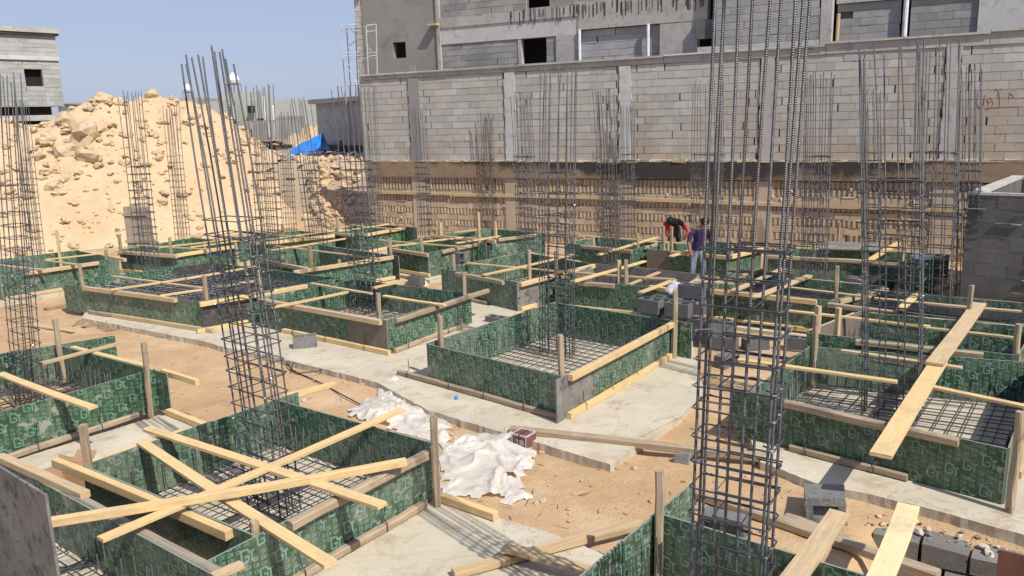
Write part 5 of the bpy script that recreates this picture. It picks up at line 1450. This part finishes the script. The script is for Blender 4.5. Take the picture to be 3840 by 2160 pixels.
# ------------------------------------------------------------------ upright sheets, stub, small things
mb = MB(); d = V((math.cos(math.radians(-39)), math.sin(math.radians(-39)), 0)); n = V((d.y, -d.x, 0))
e = at(116, 1248, 5.55)
mb.box(V((e.x, e.y, 0)) - d * .62 + ZV * (e.z + .01) / 2 + n * .0, d, -n, ZV, .62, .009, (e.z + .01) / 2, 'grey'); tag(mb.build('plywood_sheet', world=V((e.x, e.y, 0))), 'tall stained grey plywood sheet standing upright in the lower left corner', 'plywood sheet')
mb = MB(); p = at(2531, 1386, 7.0); d2 = fu
mb.box(V((p.x, p.y, (p.z - .7) / 2)) + d2 * .5, d2, fn, ZV, .55, .009, (p.z + .7) / 2, 'rust'); tag(mb.build('plywood_sheet', world=(p.x, p.y, 0)), 'rust brown shuttering sheet in the bottom right corner', 'plywood sheet')
mb = MB(); q = V((7.75, 18.3, .64)); d3 = V((math.cos(math.radians(-30)), math.sin(math.radians(-30)), .02)).normalized(); n3 = V((-d3.y, d3.x, .05)).normalized()
mb.box(q, d3, n3, d3.cross(n3), .62, .42, .009, 'grey'); tag(mb.build('plywood_sheet', world=q), 'loose grey plywood sheet lying flat over the back of the wide box by the wall', 'plywood sheet')
st_ = thing('shuttered_stub', at(355, 616, 27.5) * 1, 'grey shuttered column stub at the foot of the sand heap, inside a steel cage', 'column formwork')
sp_ = at(355, 620, 26.5); sp_.z = 0; st_.location = sp_
mb = MB(); hz = at(355, 520, 26.5).z
for k in range(4):
    t = (k - 1.5) * .165; mb.box(sp_ + vr * t + ZV * (hz / 2 - .1), vr, vf, ZV, .079, .14, hz / 2 + .1 + ru(-.03, .03), 'greywood', 1, .006)
mb.build('shutter_boards', st_)
mb = MB()
for z in (.45, hz - .2): mb.box(sp_ + ZV * z - vf * .165, vr, vf, ZV, .36, .022, .04, 'greywood')
mb.build('clamp', st_)

# crumpled polythene sheet
poly = [V((*p, 0)) for p in SITE['sheet']]
def inside(x, y):
    r = False; n = len(poly); j = n - 1
    for i in range(n):
        a_, b_ = poly[i], poly[j]
        if (a_.y > y) != (b_.y > y) and x < (b_.x - a_.x) * (y - a_.y) / (b_.y - a_.y) + a_.x: r = not r
        j = i
    return r
def edge_d(x, y):
    p = V((x, y, 0)); best = 9
    for i in range(len(poly)):
        a_, b_ = poly[i], poly[(i + 1) % len(poly)]; ab = b_ - a_; t = max(0, min(1, (p - a_).dot(ab) / max(1e-9, ab.length_squared)))
        best = min(best, (p - a_ - ab * t).length)
    return best
def snap(x, y):
    p = V((x, y, 0)); best, bq = 9, p
    for i in range(len(poly)):
        a_, b_ = poly[i], poly[(i + 1) % len(poly)]; ab = b_ - a_; t = max(0, min(1, (p - a_).dot(ab) / max(1e-9, ab.length_squared)))
        q = a_ + ab * t
        if (p - q).length < best: best, bq = (p - q).length, q
    return bq.x, bq.y
poly2 = []
for i in range(len(poly)):
    for k in range(5):
        q = poly[i].lerp(poly[(i + 1) % len(poly)], k / 5); poly2.append(q + V((noise.noise(q * 5), noise.noise(q * 5 + V((3, 3, 3))), 0)) * .06)
poly = poly2
x0, x1 = min(p.x for p in poly), max(p.x for p in poly); y0, y1 = min(p.y for p in poly), max(p.y for p in poly)
st = .02; nx, ny = int((x1 - x0) / st) + 1, int((y1 - y0) / st) + 1
idx, vs, fs = {}, [], []
for j in range(ny):
    for i in range(nx):
        x, y = x0 + i * st, y0 + j * st
        if not inside(x, y):
            if edge_d(x, y) > st * 1.05: continue
            x, y = snap(x, y)
        k = min(1, edge_d(x, y) / .2); k = k * (2 - k)
        q = V((x, y, 0)); wv = V((noise.noise(q * 1.7), noise.noise(q * 1.7 + V((9, 2, 0))), 0)) * .45
        r1 = 1 - abs(noise.noise((q + wv) * 2.6)) * 2.4; r2 = 1 - abs(noise.noise((q + wv) * 6 + V((4, 4, 0)))) * 2.4; r3_ = 1 - abs(noise.noise((q * .6 + wv * 1.4) * 13)) * 2.4
        fm = sst(-.15, .35, noise.noise(q * 2.7 + V((8, 8, 0)))); h = .006 + k * (.012 + .075 * sst(-.1, .5, noise.noise(q * 1.9 + V((1, 5, 0)))) + .05 * max(0, r1) ** 5 + fm * (.034 * max(0, r2) ** 4 + .014 * max(0, r3_) ** 3))
        if k < .9 and noise.noise(q * 6.5 + V((2, 7, 0))) > .16 + .5 * k: continue
        zb = max(ground_z(x, y), -.085)
        idx[(i, j)] = len(vs); vs.append(V((x + wv.x * .05, y + wv.y * .05, zb + max(.006, h))))
for (i, j) in list(idx):
    if all((i + a_, j + b_) in idx for a_, b_ in ((1, 0), (1, 1), (0, 1))):
        fs.append((idx[(i, j)], idx[(i + 1, j)], idx[(i + 1, j + 1)], idx[(i, j + 1)]))
me = bpy.data.meshes.new('plastic_sheet'); c = sum(vs, V((0, 0, 0))) / len(vs)
me.from_pydata([v - c for v in vs], [], fs); me.materials.append(M['poly']); me.polygons.foreach_set('use_smooth', [True] * len(fs))
o = bpy.data.objects.new('plastic_sheet', me); o.location = c; col.objects.link(o); tag(o, 'long crumpled sheet of milky white polythene lying on the soil between the boxes', 'plastic sheet')

# carton, cardboard, barrel, sacks, conduits, cable, bag
ct = thing('carton', (.085, 9.1, -.08), 'small maroon carton with white edge lines, strapped shut, on the soil by the slab edge', 'carton')
ax, ay = V((math.cos(-.62), math.sin(-.62), 0)), V((-math.sin(-.62), math.cos(-.62), 0)); c = V((.085, 9.12, .01))
mb = MB(); mb.box(c, ax, ay, ZV, .11, .10, .085, 'carton'); mb.build('box', ct)
mb = MB()
for sx in (-1, 1):
    mb.box(c + ax * sx * .1 + ZV * .086, ax, ay, ZV, .004, .1, .001, 'white'); mb.box(c + ax * sx * .1 - ay * .1005, ax, ay, ZV, .004, .001, .085, 'white')
    mb.box(c + ay * sx * .09 + ZV * .0862, ax, ay, ZV, .1, .004, .001, 'white')
    mb.box(c - ay * .1006 + ZV * sx * .078, ax, ay, ZV, .105, .001, .003, 'white'); mb.box(c + ax * .1106 + ZV * sx * .078, ax, ay, ZV, .001, .095, .003, 'white')
for k in range(4): mb.box(c - ay * .1006 + ZV * (.02 - k * .02) + ax * ru(-.03, .03), ax, ay, ZV, .05, .001, .003, 'white')
mb.build('printed_lines', ct)
mb = MB(); mb.box(c, ax, ay, ZV, .008, .1025, .0875, 'black'); mb.build('strap', ct)
for (dx, dy, hx, hy, hz_, yaw, lab) in ((0, 0, .17, .12, .09, -.5, 'closed brown cardboard box under the timber at the left edge'), (.27, -.02, .12, .10, .13, -.2, 'opened brown cardboard box with a raised flap at the left edge')):
    p = V((-4.98 + dx, 8.22 + dy, hz_)); ax, ay = V((math.cos(yaw), math.sin(yaw), 0)), V((-math.sin(yaw), math.cos(yaw), 0))
    t = thing('cardboard_box', p - ZV * hz_, lab, 'cardboard box'); mb = MB(); mb.box(p, ax, ay, ZV, hx, hy, hz_ - .002, 'cardb'); mb.build('box', t)
    mb = MB(); mb.box(p + ZV * (hz_ + .05) + ay * hy, ax, (ay + ZV).normalized(), (ZV - ay).normalized(), hx, .07, .003, 'cardb'); mb.build('flap', t)
bp_ = V((8.35, 16.2, 0)); t = thing('barrel', bp_, 'dark green plastic barrel with a pale lid standing between the right boxes', 'barrel')
mb = MB(); mb.tube([bp_ + ZV * z for z in (0, .05, .3, .34, .6, .64, .72)], [.21, .23, .24, .25, .24, .25, .22], 'green', 20); mb.build('body', t, smooth=True)
mb = MB(); mb.tube([bp_ + ZV * .721, bp_ + ZV * .78], [.235, .22], 'tankw', 20); mb.build('lid', t)
for i, (x, y, r, lab) in enumerate(((7.1, 16.5, .26, 'grey sack slumped left of the green barrel'), (7.55, 16.4, .3, 'darker sack between the grey sack and the green barrel'))):
    mb = MB(); mb.blob((x, y, .16), r, 'sack' if i == 0 else 'black', 2, .18, (1.2, .8, .6)); tag(mb.build('sack', smooth=True, world=(x, y, 0)), lab, 'sack')
def P0(x, y, z):
    v = Rv * ((x - 1288) / FOC) - Uv * ((y - 724.5) / FOC) - Fv; k = (z - CAM['H']) / v.z; return V((0, 0, CAM['H'])) + v * k
for pts, lab in ((((1257, 780), (1310, 781)), 'straight orange conduit on the soil below the yellow rail'), (((1195, 812), (1215, 822), (1240, 818), (1262, 812)), 'bent orange conduit behind the central box')):
    pp = [P0(x, y, -.06) for x, y in pts]; mb = MB(); mb.tube(pp, .02, 'orange', 8); tag(mb.build('conduit', world=pp[0]), lab, 'conduit')
cp = [V((*p, -.07)) for p in SITE['coil']]
def smooth_path(p, n=5):
    out = []
    for i in range(len(p) - 1):
        a_, b_, c_, d_ = p[max(0, i - 1)], p[i], p[i + 1], p[min(len(p) - 1, i + 2)]
        for k in range(n):
            t = k / n; out.append(.5 * ((2 * b_) + (c_ - a_) * t + (2 * a_ - 5 * b_ + 4 * c_ - d_) * t * t + (3 * b_ - a_ - 3 * c_ + d_) * t ** 3))
    return out + [p[-1]]
mb = MB(); mb.tube([p + ZV * (.03 * math.sin(i * .4) + .03) for i, p in enumerate(smooth_path(cp))], .008, 'black', 6); tag(mb.build('wire_coil', world=cp[0]), 'loose loops of dark wire on the soil in front of the lone grey block', 'wire')
cp = [V((*p, -.07)) for p in SITE['cable']]
mb = MB(); mb.tube(smooth_path(cp), .009, 'black', 6); tag(mb.build('cable', world=cp[0]), 'straight dark cable running over the soil towards the white polythene', 'cable')
mb = MB(); c = P0(1700, 738, .62); mb.blob(c + ZV * .09, .14, 'clear', 3, .28, (1.3, 1, .75)); tag(mb.build('plastic_bag', smooth=True, world=c), 'clear plastic bag on the hollow block stack', 'plastic bag')
mb = MB(); c = P0(1148, 1004, 0); mb.tube([c + ZV * .005, c + ZV * .06], [.03, .008], 'blue', 12); tag(mb.build('plastic_cone', world=c), 'tiny blue plastic cone on the slab in front of the central box', 'plastic cone')
for pts, lab in (([(140, 775), (180, 768), (215, 770), (235, 780)], 'strip of brown burlap on the soil by the long dusty panel'), ([(205, 815), (230, 820), (260, 822), (285, 830)], 'crumpled brown burlap rag nearer the camera on the bare soil')):
    mb = MB(); c = P0(*pts[1], -.1)
    for x, y in pts:
        p = P0(x, y, -.09); mb.blob(p, ru(.12, .2), 'burlap', 2, .45, (1.3, .7, .28))
    tag(mb.build('burlap_rag', world=c), lab, 'burlap')
mb = MB()
for x, y in ((1031, 705), (1042, 708), (1060, 712)): mb.blob(P0(x, y, .02), .12, 'poly', 2, .4, (1.3, 1, .3))
tag(mb.build('plastic_scrap', world=P0(1042, 708, .02)), 'white plastic scrap behind the box with the lone grey block', 'plastic scrap')
# twigs and wire ends on the slabs
mb = MB()
for i in range(380):
    x, y = ru(200, 2100), ru(800, 1440); p = P0(x, y, .0); t = ru(0, 6.28); l = ru(.03, .16)
    p.z = max(ground_z(p.x, p.y) + .008, -.09)
    mb.tube([p, p + V((math.cos(t) * l, math.sin(t) * l, ru(0, .02)))], .003, random.choice(['old', 'black', 'mid']), 4)
tag(mb.build('splinters'), 'wood splinters and wire ends littering the soil', 'litter', kind='stuff')

# ------------------------------------------------------------------ workers
def person(label, verts, edges, radii, zones, hair_c, hair_r, loc):
    """one continuous skinned body; zones(co)->material name"""
    me = bpy.data.meshes.new('tmp'); me.from_pydata(verts, edges, [])
    ob = bpy.data.objects.new('tmp', me); col.objects.link(ob)
    sk = ob.modifiers.new('skin', 'SKIN'); sk.use_smooth_shade = True
    for i, r in enumerate(radii):
        me.skin_vertices[0].data[i].radius = (r, r) if not isinstance(r, tuple) else r
    me.skin_vertices[0].data[0].use_root = True
    ss = ob.modifiers.new('sub', 'SUBSURF'); ss.levels = 2; ss.render_levels = 2
    dg = bpy.context.evaluated_depsgraph_get(); dg.update()
    m2 = bpy.data.meshes.new_from_object(ob.evaluated_get(dg)); bpy.data.objects.remove(ob)
    names = ['skin', 'purple', 'jeans', 'blackcloth', 'redcloth', 'djeans', 'black']
    m2.materials.clear()
    for nm in names: m2.materials.append(M[nm])
    for p in m2.polygons: p.material_index = names.index(zones(p.center)); p.use_smooth = True
    t = thing('person', loc, label, 'person')
    b = bpy.data.objects.new('body', m2); col.objects.link(b); b.parent = t
    mb = MB(); mb.blob(V(hair_c) + V(loc), hair_r, 'hair', 3, .1, (1, 1, .9), Matrix.Identity(3)); mb.build('hair', t, smooth=True)
    return t
# worker in the purple shirt: standing, back half turned, head bowed
def stand_pose(h):
    k = h / 1.7
    v = [(0, 0, .92), (.02, -.02, 1.15), (.05, -.05, 1.38), (.09, -.09, 1.50), (.13, -.13, 1.62),              # pelvis..head
         (-.10, 0, .86), (-.13, -.05, .48), (-.15, .02, .08), (-.17, -.12, .04),                               # left leg
         (.10, .02, .86), (.14, -.03, .48), (.14, .06, .08), (.14, -.09, .04),
         (-.19, -.04, 1.36), (-.26, -.04, 1.10), (-.23, -.18, .86), (-.22, -.26, .80),                          # left arm
         (.23, -.07, 1.36), (.31, -.08, 1.10), (.27, -.22, .88), (.25, -.30, .82)]
    e = [(0, 1), (1, 2), (2, 3), (3, 4), (0, 5), (5, 6), (6, 7), (7, 8), (0, 9), (9, 10), (10, 11), (11, 12), (2, 13), (13, 14), (14, 15), (15, 16), (2, 17), (17, 18), (18, 19), (19, 20)]
    r = [.145, .13, .15, .06, .10, .10, .07, .05, .045, .10, .07, .05, .045, .075, .055, .042, .04, .075, .055, .042, .04]
    return [tuple(c * k for c in p) for p in v], e, [x * k for x in r], k
v, e, r, k = stand_pose(1.5)
def z1(c):
    z = c.z / k
    if z > 1.44: return 'skin'
    if abs(c.x / k) > .20 and z < 1.14: return 'skin'
    if z > .90: return 'purple'
    if z < .10: return 'black'
    return 'jeans'
person('man in a purple T-shirt and pale jeans standing with bowed head beside the formwork', v, e, r, z1, (.125 * k, -.115 * k, 1.66 * k), .112 * k, (4.20, 18.02, -.1))
# worker bending over the far box, black and red top
v = [(0, .12, .80), (-.02, -.05, 1.02), (-.06, -.25, 1.17), (-.10, -.34, 1.18), (-.13, -.44, 1.16),
     (-.1, .12, .76), (-.12, .05, .44), (-.13, .16, .08), (-.13, .02, .04), (.1, .12, .76), (.12, .05, .44), (.13, .16, .08), (.13, .02, .04),
     (-.24, -.25, 1.10), (-.30, -.36, .86), (-.20, -.50, .70), (-.17, -.56, .65), (.16, -.22, 1.12), (.30, -.24, .88), (.18, -.42, .72), (.12, -.5, .68)]
e = [(0, 1), (1, 2), (2, 3), (3, 4), (0, 5), (5, 6), (6, 7), (7, 8), (0, 9), (9, 10), (10, 11), (11, 12), (2, 13), (13, 14), (14, 15), (15, 16), (2, 17), (17, 18), (18, 19), (19, 20)]
r = [.15, .14, .15, .065, .10, .10, .07, .05, .045, .10, .07, .05, .045, .075, .06, .042, .04, .075, .06, .042, .04]
v = [(x_ - (.22 * max(0, z_ - .8)), y_, z_ * .93) for x_, y_, z_ in v]
def z2(c):
    if c.y < -.36 and c.z > .94 and abs(c.x + .21) < .14: return 'skin'
    if c.z < .74 and c.y < -.3: return 'skin'
    if abs(c.x - .0) > .16 and c.z > .72 and c.y < 0: return 'redcloth'
    if c.z > .82: return 'blackcloth'
    return 'black' if c.z < .1 else 'djeans'
person('man in a black top with red sleeves bending over the far formwork, black hair', v, e, r, z2, (-.135 - .08, -.45, 1.12), .115, (4.35, 21.3, -.12))
